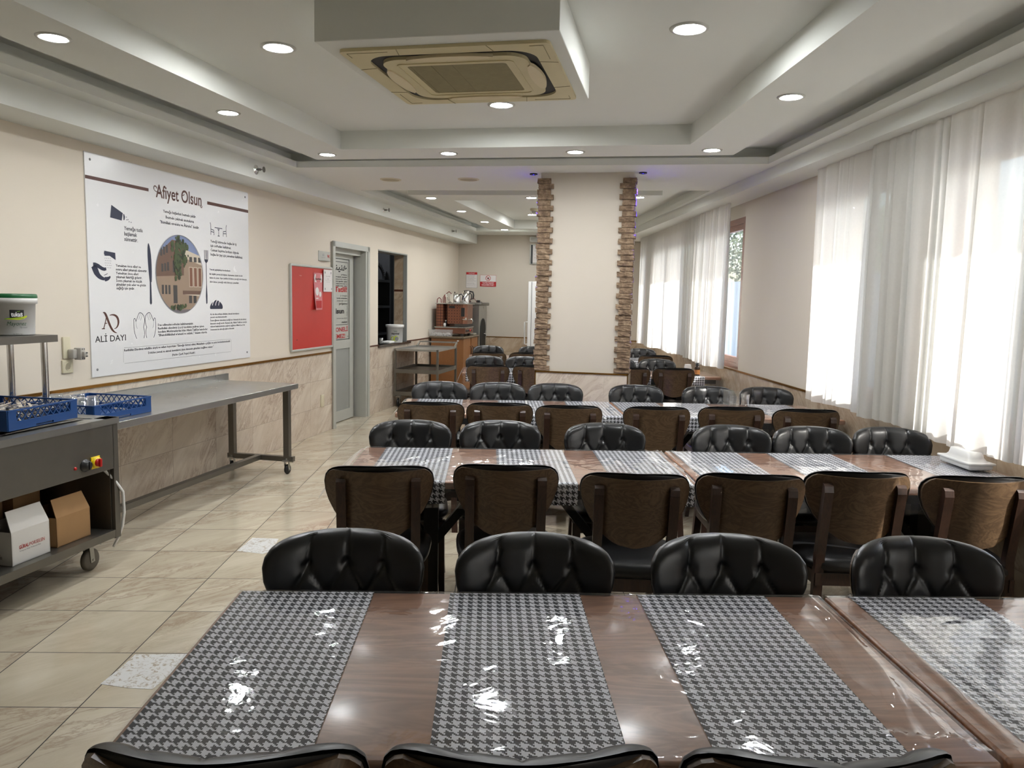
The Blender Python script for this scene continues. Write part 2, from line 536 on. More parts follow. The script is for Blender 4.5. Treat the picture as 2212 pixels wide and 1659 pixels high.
def rect2d(mb, x0, x1, y0, y1, frame, m=0):
    poly2d(mb, [(x0, y0), (x1, y0), (x1, y1), (x0, y1)], frame, m)
def stroke2d(mb, pts, w, frame, m=0):
    n = len(pts)
    L, R = [], []
    for i, p in enumerate(pts):
        a = pts[max(i - 1, 0)]; b = pts[min(i + 1, n - 1)]
        dx, dy = b[0] - a[0], b[1] - a[1]
        l = math.hypot(dx, dy) or 1
        ww = w[i] if isinstance(w, (list, tuple)) else w
        L.append((p[0] - dy / l * ww / 2, p[1] + dx / l * ww / 2))
        R.append((p[0] + dy / l * ww / 2, p[1] - dx / l * ww / 2))
    vs = [frame(*p) for p in L + R]
    mb.add(vs, [(i, i + 1, n + i + 1, n + i) for i in range(n - 1)], m)
def disc2d(mb, x, y, r, frame, m=0, seg=20, ry=None):
    poly2d(mb, [(x + r * math.cos(2 * PI * k / seg), y + (ry or r) * math.sin(2 * PI * k / seg)) for k in range(seg)], frame, m)
def bez(p0, p1, p2, p3, n=8):
    r = []
    for i in range(n + 1):
        t_ = i / n
        r.append(tuple((1 - t_) ** 3 * a + 3 * (1 - t_) ** 2 * t_ * b + 3 * (1 - t_) * t_ ** 2 * c + t_ ** 3 * d for a, b, c, d in zip(p0, p1, p2, p3)))
    return r
def fl(off):                                  # frame on the left wall: u = along the wall, v = up (local coords of a thing at d=0)
    return lambda u, v: (off, u, v)
def fb(off):                                  # frame on a face looking toward -y local
    return lambda u, v: (u, off, v)

# ================================================================== ROOM SHELL
m = MB(); m.add([(-5.6, YN - .2, 0), (3.2, YN - .2, 0), (3.2, 15.6, 0), (-5.6, 15.6, 0), (-5.6, YN - .2, -.15), (3.2, YN - .2, -.15), (3.2, 15.6, -.15), (-5.6, 15.6, -.15)],
               [(0, 1, 2, 3), (7, 6, 5, 4), (0, 4, 5, 1), (1, 5, 6, 2), (2, 6, 7, 3), (3, 7, 4, 0)])
struct(m, 'floor', MFLOOR)
# left wall (local frame d, s, z)
DS0, DS1, DZ = 9.29, 10.365, 2.15
HS0, HS1, HZ0, HZ1 = 10.73, 11.87, 0.895, 2.155
SE = S_B + 0.3
m = MB()
for s0, s1, z0, z1 in ((-3.2, DS0, 0, 2.9), (DS0, DS1, DZ, 2.9), (DS1, HS0, 0, 2.9), (HS0, HS1, 0, HZ0), (HS0, HS1, HZ1, 2.9), (HS1, SE, 0, 2.9)):
    m.box(-0.2, 0, s0, s1, z0, z1)
wl = struct(m, 'wall_left', MW, loc=O_L, rz=TH)
m = MB()
for s0, s1 in ((-3.2, DS0 - .001), (DS1, SE)):
    m.box(0, 0.008, s0, s1, 0, 0.89)
struct(m, 'tile_wainscot', MWT, wl)
m = MB()
m.box(0, .016, -3.2, DS0 - .02, .89, .896); m.box(0, .012, -3.2, DS0 - .02, .896, .904); m.box(0, .016, -3.2, DS0 - .02, .904, .91)
struct(m, 'chair_rail', MGOLD, wl)
m = MB(); m.box(0, .014, DS1, HS0, .89, .906); m.box(0, .014, HS1, S_B, .89, .906)
struct(m, 'chair_rail', MDKTRIM, wl)
m = MB(); m.box(-.2, -.001, HS1 - .002, HS1 + .03, HZ0, HZ1); m.box(-.2, .004, HS0, HS1 + .012, HZ1 - .012, HZ1 + .004)
m.box(-.05, .004, HS1 - .012, HS1 + .012, HZ0, HZ1)
struct(m, 'hatch_lining', MALUD, wl)
m = MB(); m.box(-.19, -.055, HS1 - .008, HS1 - .001, HZ0, HZ1)
struct(m, 'hatch_reveal_tiles', MWTB, wl)
m = MB(); m.box(-.19, -.055, HS1 - .011, HS1 - .006, 1.62, 1.65)
struct(m, 'hatch_reveal_band', MDKTRIM, wl)
m = MB(); m.box(-.3, .03, HS0 - .02, HS1 + .13, HZ0 - .03, HZ0)
tag(m.build('hatch_sill', MGRAN, None, loc=O_L, rz=TH), kind='structure')['kind'] = 'structure'
# door frame and leaf
df_ = thing('door_1', None, None, O_L, TH); df_['kind'] = 'structure'
m = MB()
m.box(-.2, .02, DS0, DS0 + .075, 0, DZ); m.box(-.2, .02, DS1 - .1, DS1, 0, DZ); m.box(-.2, .02, DS0 + .075, DS1 - .1, DZ - .05, DZ)
m.box(-.2, -.05, DS0 + .075, DS1 - .1, DZ - .11, DZ - .05)
for a, b in ((DS0 - .012, DS0 + .05), (DS1 - .05, DS1 + .012)):
    m.box(.02, .03, a, b, 0, DZ + .012)
m.box(.02, .03, DS0 - .012, DS1 + .012, DZ - .05, DZ + .012)
struct(m, 'door_frame', MALU, df_)
L0, L1, LZ, LD = DS0 + .085, 10.19, 2.04, -.12
m = MB()
m.box(LD - .04, LD, L0, L0 + .1, .01, LZ); m.box(LD - .04, LD, L1 - .11, L1, .01, LZ)
for z0, z1 in ((.01, .14), (.90, 1.005), (LZ - .05, LZ)):
    m.box(LD - .04, LD, L0 + .1, L1 - .11, z0, z1)
lf = struct(m, 'door_leaf', MALU, df_)
m = MB(); m.box(LD - .03, LD - .012, L0 + .1, L1 - .11, .14, .90)
struct(m, 'door_panel', MALUD, lf)
m = MB(); m.box(LD - .03, LD - .008, L0 + .1, L1 - .11, 1.005, LZ - .05)
PD = LD - .008
F_ = fl(PD + .003)
rect2d(m, L0 + .1, L1 - .114, 1.009, LZ - .055, fl(PD + .001), 1)
for a, b, c, d_ in ((L0 + .1, L1 - .114, LZ - .06, LZ - .054), (L1 - .122, L1 - .114, 1.01, LZ - .054), (L0 + .1, L1 - .114, 1.01, 1.015),
                    (L0 + .1, L1 - .15, 1.945, 1.951), (L1 - .155, L1 - .149, 1.19, 1.951), (L0 + .1, L1 - .15, 1.19, 1.195)):
    rect2d(m, a, b, c, d_, F_, 2)
E0 = L1 - .175
put_text(m, '\ufee8\ufef4\ufee8\ufeeb', E0, 1.85, .085, .34, 'R', 2, frame=F_, bold=.02)
yy = 1.79
for txt, wd, cp in (('pritatno', .17, .018), ('Bon appetit  smacznego', .34, .016), ('buen provecho  dobrou', .34, .014), ('buon appetito  guten', .34, .018), ('enjoy your meal  jo', .32, .016), ('smaklig maltid  dobar', .34, .016)):
    put_text(m, txt, E0, yy, cp, wd, 'R', 2, 1, frame=F_, bold=.02); yy -= .027
put_text(m, 'Tatlil!', E0, 1.59, .062, .36, 'R', 3, frame=F_, bold=.03)
put_text(m, 'Jo \u00e9tv\u00e1gyat', E0, 1.535, .02, .20, 'R', 2, 1, frame=F_)
put_text(m, 'hyv\u00e4\u00e4 ruokahalua', E0, 1.505, .018, .30, 'R', 2, 1, frame=F_, bold=.02)
put_text(m, 'smakelijk eten', E0, 1.475, .016, .30, 'R', 2, 1, frame=F_)
put_text(m, 'prijatno', E0 + .005, 1.435, .028, .24, 'R', 2, frame=F_, bold=.01)
put_text(m, 'Olsun', E0 - .09, 1.33, .06, .38, 'R', 2, frame=F_, bold=.04)
put_text(m, 'Nu\u015f olsun', E0 + .0, 1.30, .02, .12, 'L', 2, 1, frame=F_, rot=PI / 2)
put_text(m, 'bonum appetitum', E0, 1.265, .014, .30, 'R', 2, 1, frame=F_)
put_text(m, 'makan', E0, 1.212, .024, .16, 'R', 2, frame=F_, bold=.02)
put_text(m, 'PERSONEL\u0130', E0 + .02, 1.11, .052, .60, 'R', 3, frame=F_, bold=.02)
put_text(m, 'G\u0130REMEZ!', E0 - .06, 1.03, .050, .50, 'R', 3, frame=F_, bold=.02)
put_text(m, 'AD', E0 + .035, 1.035, .016, .03, 'R', 2, frame=F_)
struct(m, 'door_notice', [MALUD, MALU, MBLK, MREDP], lf)
m = MB(); m.box(LD - .05, LD - .01, L1 + .012, L1 + .05, .01, LZ); m.box(LD - .06, LD + .0, L1, L1 + .012, .3, .42); m.box(LD - .06, LD, L1, L1 + .012, 1.6, 1.72)
struct(m, 'door_hinge_strip', MSTEEL, lf)
# back wall
m = MB(); m.box(-.3, 3.6, 0, .2, 0, 2.9)
wb = struct(m, 'wall_back', MWS, loc=O_B, rz=TH)
m = MB(); m.box(0, 3.4, -.008, 0, 0, .855); struct(m, 'tile_wainscot', MWTB, wb)
m = MB(); m.box(0, 3.4, -.014, 0, .855, .87); struct(m, 'chair_rail', MGOLD, wb)
# wall behind the camera
m = MB(); m.box(-5.4, 3.0, YN - .2, YN, 0, 2.9); struct(m, 'wall_front', MW)
# right wall with windows
WIN = [(-1.7, 1.3), (2.35, 4.45), (5.0, 6.07), (7.97, 9.5), (9.95, 11.9), (12.3, 13.3)]
WZ0, WZ1 = .87, 2.43
m = MB()
yp = YN - .2
for a, b in WIN:
    m.box(XR, XR + .3, yp, a, 0, 2.9)
    m.box(XR, XR + .3, a, b, 0, WZ0); m.box(XR, XR + .3, a, b, WZ1, 2.9)
    yp = b
m.box(XR, XR + .3, yp, 14.6, 0, 2.9)
wr = struct(m, 'wall_right', MWS)
m = MB(); m.box(XR - .008, XR, YN, 14.0, 0, .85); struct(m, 'tile_wainscot', MWTR, wr)
m = MB(); m.box(XR - .015, XR, YN, 14.0, .85, .866); struct(m, 'chair_rail', MGOLD, wr)
for k, (a, b) in enumerate(WIN):
    m = MB()
    x0, x1 = XR + .0, XR + .07
    m.box(x0, x1, a, a + .06, WZ0, WZ1); m.box(x0, x1, b - .06, b, WZ0, WZ1)
    m.box(x0, x1, a + .06, b - .06, WZ0, WZ0 + .06); m.box(x0, x1, a + .06, b - .06, WZ1 - .06, WZ1)
    x0, x1 = XR + .015, XR + .06
    nb = max(1, round((b - a) / 1.0))
    for i in range(nb):
        c, d_ = a + .06 + (b - a - .12) * i / nb, a + .06 + (b - a - .12) * (i + 1) / nb
        m.box(x0, x1, c, c + .05, WZ0 + .06, WZ1 - .06); m.box(x0, x1, d_ - .05, d_, WZ0 + .06, WZ1 - .06)
        m.box(x0, x1, c + .05, d_ - .05, WZ0 + .06, WZ0 + .12); m.box(x0, x1, c + .05, d_ - .05, WZ1 - .12, WZ1 - .06)
    wn = struct(m, 'window_%d' % (k + 1), MWIN)
    m = MB(); m.box(XR + .035, XR + .04, a + .08, b - .08, WZ0 + .08, WZ1 - .08)
    struct(m, 'window_pane', MWGLASS, wn)
# ceiling
def slx(y): return -3.6129 + .2378 * y
def xl(y): return -3.445 + .2385 * y
a, b, c, d_ = (xl(-1.4), -1.4), (xl(7.17), 7.17), (2.22, 6.362), (2.22, -1.4)
e, f, g, h = (xl(8.574), 8.574), (xl(13.43), 13.43), (2.2, 12.86), (2.2, 7.942)
m = MB()
def cpoly(pts, z, mi=0): m.add([(p[0], p[1], z) for p in pts], [tuple(range(len(pts)))], mi)
cpoly([(slx(YN), YN), (XR, YN), (XR, -1.4), d_, a, (slx(-1.4), -1.4)], ZC)
cpoly([(slx(-1.4), -1.4), a, b, (slx(7.17), 7.17)], ZC)
cpoly([(slx(7.17), 7.17), b, c, (XR, 6.362), (XR, 7.942), h, e, (slx(8.574), 8.574)], ZC)
cpoly([d_, (XR, -1.4), (XR, 6.362), c], ZC)
cpoly([(slx(8.574), 8.574), e, f, (slx(13.43), 13.43)], ZC)
cpoly([h, (XR, 7.942), (XR, 12.86), g], ZC)
cpoly([(slx(13.43), 13.43), f, g, (XR, 12.86), (XR, 14.7), (slx(14.7), 14.7)], ZC)
cpoly([(-5.4, YN - .1), (XR + .2, YN - .1), (XR + .2, 15.4), (-5.4, 15.4)], ZU)
def offs(poly, dd):
    n = len(poly); out = []
    for i in range(n):
        p0, p1, p2 = [Vector(poly[(i + k) % n]) for k in (-1, 0, 1)]
        d1, d2 = (p1 - p0).normalized(), (p2 - p1).normalized()
        n1, n2 = Vector((d1.y, -d1.x)), Vector((d2.y, -d2.x))
        bis = (n1 + n2).normalized()
        out.append(tuple(p1 + bis * dd / bis.dot(n1)))
    return out
def wallring(pi, zi, po, zo):
    n = len(pi)
    for i in range(n):
        j = (i + 1) % n
        m.add([(*pi[i], zi), (*pi[j], zi), (*po[j], zo), (*po[i], zo)], [(0, 1, 2, 3)])
for P in ([a, d_, c, b], [e, h, g, f]):
    Q = offs(P, .11)
    wallring(P, ZC, P, ZC + .055); wallring(P, ZC + .055, Q, ZC + .055); wallring(Q, ZC + .055, Q, ZU)
R1o = [(-1.46 - .2477 * (6.732 + 1.0), -1.0), (1.85, -1.0), (1.83, 6.033), (-1.46, 6.732)]
R1i = [(-1.17 - .24 * (6.241 + .5), -.5), (1.413, -.5), (1.413, 5.678), (-1.17, 6.241)]
R2o = [(-.924, 8.862), (1.808, 8.372), (1.80, 12.70), (-.006, 13.015)]
R2i = [(-.429, 9.257), (1.35, 8.93), (1.35, 12.56), (.38, 12.739)]
for Ro, Ri in ((R1o, R1i), (R2o, R2i)):
    wallring(Ro, ZC, Ri, ZC); wallring(Ro, ZC, Ro, ZU); wallring(Ri, ZC, Ri, ZU)
ceil = struct(m, 'ceiling', MC, fixn=False)
m = MB()
m.prism([(LA + LB * YN, YN), (slx(YN), YN), (slx(14.35), 14.35), (LA + LB * 14.35, 14.35)], 2.515, ZU)
struct(m, 'trim_1', MC)
m = MB()
m.prism([(2.425 - .019 * YN, YN), (XR, YN), (XR, 13.9), (2.425 - .019 * 13.9, 13.9)], 2.572, ZU)
struct(m, 'trim_2', MC)
# air conditioner housing in the ceiling (boxed plasterboard) and unit
m = MB(); m.rbox(-.53, .53, -.545, .545, 2.625, ZU - .001, .004, sm=False)
struct(m, 'ceiling_box', MC, loc=(-.128, 3.913, 0), rz=TH)
# pillar
PO = Vector((.443, 7.118, 0))
m = MB(); m.box(0, .82, 0, .5, 0, ZC)
pil = struct(m, 'wall_pillar', MWS, loc=PO, rz=TH)
m = MB()
m.box(.0, .82, -.008, 0, 0, .89); m.box(-.008, 0, -.008, .5, 0, .89); m.box(.82, .828, -.008, .5, 0, .89)
struct(m, 'tile_wainscot', tiles('pillar_tiles', (0, 2), (.6, .6), (.02, .29), srgb(226, 216, 200), srgb(212, 200, 184), srgb(160, 136, 118), srgb(190, 176, 158), .0018, .25), pil)
m = MB(); m.box(-.014, .834, -.016, 0, .89, .903); m.box(-.014, 0, -.016, .5, .89, .903); m.box(.82, .834, -.016, .5, .89, .903)
m.box(-.012, -.004, -.012, -.004, 0, .89); m.box(.824, .832, -.012, -.004, 0, .89)
struct(m, 'chair_rail', MGOLD, pil)
rr = random.Random(3)
for side in (0, 1):
    m = MB()
    n_ = 36
    for i in range(n_):
        z0 = .906 + (2.625 - .906) * i / n_
        z1 = .906 + (2.625 - .906) * (i + 1) / n_ - .0045
        wd = .118 if i % 2 == 0 else .092
        pr = .012 + rr.random() * .022
        so_ = .012 + rr.random() * .012 + (.008 if i % 2 else 0)
        bm = bmesh.new(); bmesh.ops.create_cube(bm, size=1)
        x0, x1 = (-so_, wd) if side == 0 else (.82 - wd, .82 + so_)
        for v in bm.verts:
            v.co = Vector((x0 if v.co.x < 0 else x1, -pr if v.co.y < 0 else .10, z0 if v.co.z < 0 else z1))
        bmesh.ops.subdivide_edges(bm, edges=bm.edges[:], cuts=3, use_grid_fill=True)
        for v in bm.verts:
            if v.co.y < -pr + .002 or abs(v.co.x - (x0 if side == 0 else x1)) < .001:
                v.co += Vector((rr.uniform(-.002, .002), rr.uniform(-.004, .004), 0))
        m.frombm(bm)
    if side == 0: m.box(-.008, .088, -.006, .09, .905, 2.62)
    else: m.box(.732, .828, -.006, .09, .905, 2.62)
    struct(m, 'stone_cladding', MSTONE, pil)

# ================================================================== OUTSIDE
t = NT('outside_paving'); MPAV = t.done(t.pbr(t.mixc(t.noise(t.pos(), .8, 4), srgb(206, 200, 190), srgb(176, 170, 160)), .9))
m = MB(); m.box(XR + .3, 40, -25, 60, -.35, -.3); struct(m, 'ground', MPAV)
m = MB(); m.box(XR + .3, 3.62, -3.2, 15, 2.86, 2.98); struct(m, 'roof_eave', MC)
m = MB(); m.box(8.5, 8.75, -20, 55, -.3, 2.3)
tag(m.build('garden_wall', plain('white_render', srgb(232, 232, 228), .9)), 'long white garden wall outside the windows', 'wall')
MLEAF = plain('leaf_green', srgb(120, 138, 110), .7, var=.3)
MBARK = plain('tree_bark', srgb(96, 80, 66), .9)
def tree(x, y, hgt, label, sd):
    rg = random.Random(sd)
    r_ = thing('garden_tree', label, 'tree', (x, y, -.3), 0, 'trees beyond the garden wall')
    mt = MB(); mt.tube([(0, 0, 0), (.05, .03, hgt * .4), (-.04, .05, hgt * .75)], [.13, .1, .05])
    for k in range(5):
        q = rg.random() * 6.28
        mt.tube([(.03, .03, hgt * .4), (math.cos(q) * .7, math.sin(q) * .7, hgt * .7)], [.05, .02], 6)
    mt.build('trunk', MBARK, r_)
    mf = MB()
    for k in range(2600):
        q, ph, rad = rg.random() * 6.28, math.acos(rg.uniform(-1, 1)), rg.random() ** .4
        c_ = Vector((math.cos(q) * math.sin(ph) * 1.7, math.sin(q) * math.sin(ph) * 1.7, math.cos(ph) * hgt * .3)) * rad + Vector((0, 0, hgt * .72))
        d1 = Vector((rg.uniform(-1, 1), rg.uniform(-1, 1), rg.uniform(-1, 1))).normalized() * .11
        d2 = d1.orthogonal().normalized() * .05
        mf.add([c_ - d1, c_ - d2, c_ + d1, c_ + d2], [(0, 1, 2, 3)])
    mf.build('crown', MLEAF, r_, fixn=False)
for k, (x, y, hh) in enumerate([(10.5, 22, 5.2), (11.5, 26.5, 6), (10.8, 31, 5.5), (10.5, 4, 5.5)]):
    tree(x, y, hh, ['leafy tree outside, seen through the uncovered window strip', 'taller leafy tree behind the first one outside', 'farthest leafy tree outside the window strip', 'leafy tree outside beside the nearest curtained window'][k], k)

# ================================================================== KITCHEN BEHIND THE HATCH AND DOOR
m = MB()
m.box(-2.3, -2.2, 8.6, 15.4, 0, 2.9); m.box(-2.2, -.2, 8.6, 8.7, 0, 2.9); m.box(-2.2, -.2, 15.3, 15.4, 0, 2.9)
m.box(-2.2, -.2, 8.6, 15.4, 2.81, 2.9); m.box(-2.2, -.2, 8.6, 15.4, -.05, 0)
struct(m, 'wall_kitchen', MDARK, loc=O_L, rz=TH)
kc = thing('kitchen_shelf_unit', 'dark shelf unit with an arched top seen through the serving hatch', 'shelf', WL(-1.05, 13.25), TH)
m = MB()
for s0 in (-.75, .45): m.box(-.2, .1, s0, s0 + .05, 0, 2.3)
m.box(-.22, -.2, -.75, .5, 0, 2.3)
for z in (.9, 1.35, 1.78): m.box(-.2, .1, -.7, .45, z, z + .04)
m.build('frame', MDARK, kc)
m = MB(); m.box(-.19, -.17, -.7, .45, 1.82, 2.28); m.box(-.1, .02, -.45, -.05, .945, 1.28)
m.build('back_panel', MKIT, kc)
m = MB()
pts = [(-.05 + .42 * math.cos(q), 1.84 + .24 * math.sin(q)) for q in [PI * i / 24 for i in range(25)]]
m.tube([(.02, p[0], p[1]) for p in pts], .02, 6)
for i in range(25):
    q = PI * i / 24
    m.bar((.02, pts[i][0], pts[i][1]), (.02, -.05 + .48 * math.cos(q), 1.84 + .30 * math.sin(q)), .012)
m.build('toothed_arch', MBLACKM, kc)
t = NT('foil_bag_print'); MBAG = t.done(t.pbr(t.ramp(t.noise(t.obj(), 22, 2), [(.44, (.03, .03, .05, 1)), (.5, (.06, .1, .6, 1)), (.55, (.9, .92, 1, 1))]), .25, .3))
m = MB()
m.grid(8, 10, lambda u, v: ((.045 * math.sin(PI * u) * (1 - v * .8)), (u - .5) * (.17 - .06 * v), v * .26))
m.grid(8, 10, lambda u, v: ((-.045 * math.sin(PI * u) * (1 - v * .8)), (u - .5) * (.17 - .06 * v), v * .26))
tag(m.build('foil_bag', MBAG, None, loc=WL(-1.05, 13.12, 1.395), rz=TH), 'shiny blue and white foil bag on the dark kitchen shelf', 'bag')

# ================================================================== LIGHTS AND CEILING FITTINGS
def downlight(first=[None]):
    r_ = thing('ceiling_light', '', 'ceiling light', (0, 0, 0))
    m = MB(); m.lathe([(.066, .002), (.068, -.006), (.078, -.008), (.090, -.004), (.092, .003)], seg=32)
    m.build('trim_ring', MALU, r_)
    m = MB(); m.lathe([(.0001, -.004), (.067, -.004), (.067, .004)], seg=32)
    m.build('lamp_disc', MLAMP, r_)
    return r_
dl = downlight()
spots = [((-1.97, 3.70, ZC), 'round ceiling light nearest the poster, in the frame around the tray', .82), ((-1.652, 5.087, ZC), 'round ceiling light on the left arm of the tray frame, next after the nearest', .82),
 ((-1.32, 6.468, ZC), 'round ceiling light at the far left corner of the tray frame', .82), ((-.339, 6.274, ZC), 'round ceiling light on the far arm of the tray frame, second from left', .82),
 ((.633, 6.074, ZC), 'round ceiling light on the far arm of the tray frame, third from left', .82), ((1.618, 5.858, ZC), 'round ceiling light at the far right corner of the tray frame', .82),
 ((1.614, 4.33, ZC), 'round ceiling light on the window side arm of the tray frame', .82),
 ((-1.108, 4.212, ZU), 'large round ceiling light inside the tray, left of the air conditioner', 1.0), ((.901, 3.741, ZU), 'large round ceiling light inside the tray, right of the air conditioner', 1.0),
 ((.056, 5.273, ZU), 'large round ceiling light just behind the air conditioner', 1.0),
 ((-.683, 9.075, ZC), 'round light in the far ceiling recess, nearest on its left arm', .8), ((-.382, 10.36, ZC), 'round light in the far ceiling recess, second on its left arm', .8),
 ((-.089, 11.71, ZC), 'round light in the far ceiling recess, third on its left arm', .8), ((.228, 12.95, ZC), 'round light in the far ceiling recess, farthest on its left arm', .8),
 ((.446, 8.83, ZC), 'round light in the far recess, just left of the pillar top', .8), ((1.595, 8.566, ZC), 'round light in the far recess, just right of the pillar top', .8),
 ((.556, 10.063, ZU), 'larger round light in the far upper ceiling, half hidden by the pillar', .95), ((.62, 11.9, ZU), 'small far light in the upper ceiling beside the pillar edge', .9)]
for i, (p, lb, k) in enumerate(spots):
    o = dl if i == 0 else copy_tree(dl)
    o.location = p; o.scale = (k, k, k); o['label'] = lb; o['group'] = 'round recessed ceiling lights'
t = NT('speaker_mesh'); MSPK = t.done(t.pbr(t.mixc(t.n('TexVoronoi', {'Vector': t.obj(), 'Scale': 160.0}), srgb(150, 140, 112), srgb(196, 186, 158)), .7))
for i, (x, y, lb) in enumerate([(-.972, 7.734, 'left of two round beige ceiling speakers before the pillar'), (-.218, 7.59, 'right of two round beige ceiling speakers before the pillar')]):
    r_ = thing('ceiling_speaker', lb, 'speaker', (x, y, ZC), 0, 'round ceiling speakers')
    m = MB(); m.lathe([(.082, .002), (.084, -.008), (.1, -.007), (.104, .003)], seg=32); m.build('rim', MIVORY, r_)
    m = MB(); m.lathe([(.0001, -.010), (.05, -.009), (.083, -.005)], seg=32); m.build('grille', MSPK, r_)
for i, (bx, lb) in enumerate([(-.075, 'tiny blue spotlight in the ceiling left of the pillar'), (.895, 'tiny blue spotlight in the ceiling right of the pillar')]):
    P = PO + nL * bx + uL * .03
    r_ = thing('blue_spotlight', lb, 'spotlight', (P.x, P.y, ZC), 0, 'blue spotlights at the pillar')
    m = MB(); m.lathe([(.02, .0), (.022, -.012), (.034, -.010), (.036, .002)], seg=20); m.build('trim_ring', MBLACKM, r_)
    m = MB(); m.lathe([(.0001, -.005), (.02, -.006)], seg=16); m.build('lens', MBLUEL, r_)
    ld = bpy.data.lights.new('blue_beam', 'SPOT'); ld.energy = 160; ld.color = (.05, .03, 1); ld.spot_size = math.radians(38); ld.spot_blend = .7; ld.shadow_soft_size = .012
    lo = bpy.data.objects.new('blue_beam', ld); COL.objects.link(lo); lo.parent = r_; lo.location = (0, 0, -.02)
    lo.rotation_euler = (0, (-.16 if i == 0 else .16), 0)
# air conditioner cassette
AH = .47
ac = thing('ceiling_air_conditioner', 'yellowed cassette air conditioner in the boxed ceiling housing', 'air conditioner', (-.120, 3.938, 2.625), TH)
def rrect(hx, hy, r, n=8):
    pts = []
    for cx, cy, q0 in ((hx - r, hy - r, 0), (-hx + r, hy - r, 90), (-hx + r, -hy + r, 180), (hx - r, -hy + r, 270)):
        for k in range(n + 1):
            q = math.radians(q0 + 90 * k / n)
            pts.append((cx + r * math.cos(q), cy + r * math.sin(q)))
    return pts
def frame_ring(mb, po, pi, z0, z1, mi=0):
    n = len(po)
    for i in range(n):
        j = (i + 1) % n
        mb.add([(*po[i], z0), (*po[j], z0), (*pi[j], z0), (*pi[i], z0)], [(0, 1, 2, 3)], mi)
        mb.add([(*po[i], z0), (*po[j], z0), (*po[j], z1), (*po[i], z1)], [(0, 1, 2, 3)], mi)
        mb.add([(*pi[i], z0), (*pi[j], z0), (*pi[j], z1), (*pi[i], z1)], [(0, 1, 2, 3)], mi)
m = MB(); frame_ring(m, rrect(AH, AH, .03), rrect(.388, .388, .12), -.014, .0)
for q in range(4):
    R_ = Matrix.Rotation(q * PI / 2, 3, 'Z')
    for a_, b_ in (((-.2, -AH), (-.215, -.388)), ((.2, -AH), (.215, -.388))):
        A_, B_ = R_ @ Vector((*a_, -.0145)), R_ @ Vector((*b_, -.0145))
        m.bar(A_, B_, .003, .002, 1)
    A_ = [R_ @ Vector(v) for v in ((-.44, -.38, -.0145), (-.44, -.44, -.0145), (-.25, -.44, -.0145))]
    m.bar(A_[0], A_[1], .002, .002, 1); m.bar(A_[1], A_[2], .002, .002, 1)
m.build('outer_panel', [MACP, MACD], ac)
m = MB(); m.add([(*p, -.003) for p in rrect(.389, .389, .12)], [tuple(range(36))])
m.build('air_slot', MDARK, ac)
m = MB(); frame_ring(m, rrect(.338, .338, .095), rrect(.235, .235, .02), -.018, -.003)
frame_ring(m, rrect(.275, .275, .03), rrect(.268, .268, .028), -.022, -.016)
m.build('intake_frame', MACP, ac)
m = MB(); m.box(-.235, .235, -.235, .235, -.016, -.008)
for k in (-.1, .0, .1): m.box(-.235 + k + .11, -.235 + k + .116, -.235, .235, -.0175, -.014)
m.build('intake_grille', MACD, ac)
for q in range(4):
    R_ = Matrix.Rotation(q * PI / 2, 3, 'Z')
    m = MB()
    bm = bmesh.new()
    pl = [(-.20 + .4 * k / 16, -.340 - .034 * math.sin(PI * k / 16) ** .6) for k in range(17)] + [(.20 - .4 * k / 16, -.334 + .026 * math.sin(PI * k / 16) ** .6) for k in range(1, 16)]
    m.prism(pl, -.024, -.010)
    m.v = [tuple(R_ @ Vector(v)) for v in m.v]
    bm.free()
    m.build('air_flap', MACL, ac)
m = MB(); put_text(m, 'DAIKIN', 0, 0, .012, align='C', frame=lambda u, v: (u, -.300 + v, -.0190)); m.build('maker_mark', MACD, ac)
# sprinklers on the left soffit
for s, z, lb in ((7.09, 2.59, 'small chrome sprinkler on the soffit above the poster'), (10.06, 2.59, 'small chrome sprinkler on the soffit above the door'), (13.05, 2.598, 'farthest small chrome sprinkler on the left soffit')):
    P = WL(.3256, s, z)
    r_ = thing('sprinkler_head', lb, 'sprinkler', P, TH, 'sprinkler heads on the left soffit')
    m = MB(); m.lathe([(.006, .012), (.016, .01), (.018, .006), (.03, .004), (.033, .0)], axis='x', seg=24); m.build('cover_plate', MCHROME, r_)
    m = MB(); m.tube([(.01, 0, 0), (.035, 0, 0)], .008, 10); m.bar((.03, -.012, 0), (.055, -.004, 0), .003); m.bar((.03, .012, 0), (.055, .004, 0), .003)
    m.lathe([(.0001, .055), (.018, .056), (.018, .058), (.0001, .059)], axis='x', seg=16); m.build('sprinkler_nozzle', MSTEELD, r_)
    r_.scale = (1.35, 1.35, 1.35)
# smoke detector in the far upper ceiling
r_ = thing('smoke_detector', 'small round smoke detector beside the pillar top', 'smoke detector', (.60, 11.1, ZU), 0)
m = MB(); m.lathe([(.05, 0), (.055, -.02), (.045, -.035)], seg=24); m.build('base', MIVORY, r_)
m = MB(); m.lathe([(.03, -.035), (.03, -.055), (.02, -.062), (.0001, -.064)], seg=24); m.build('sensor', MALUD, r_)

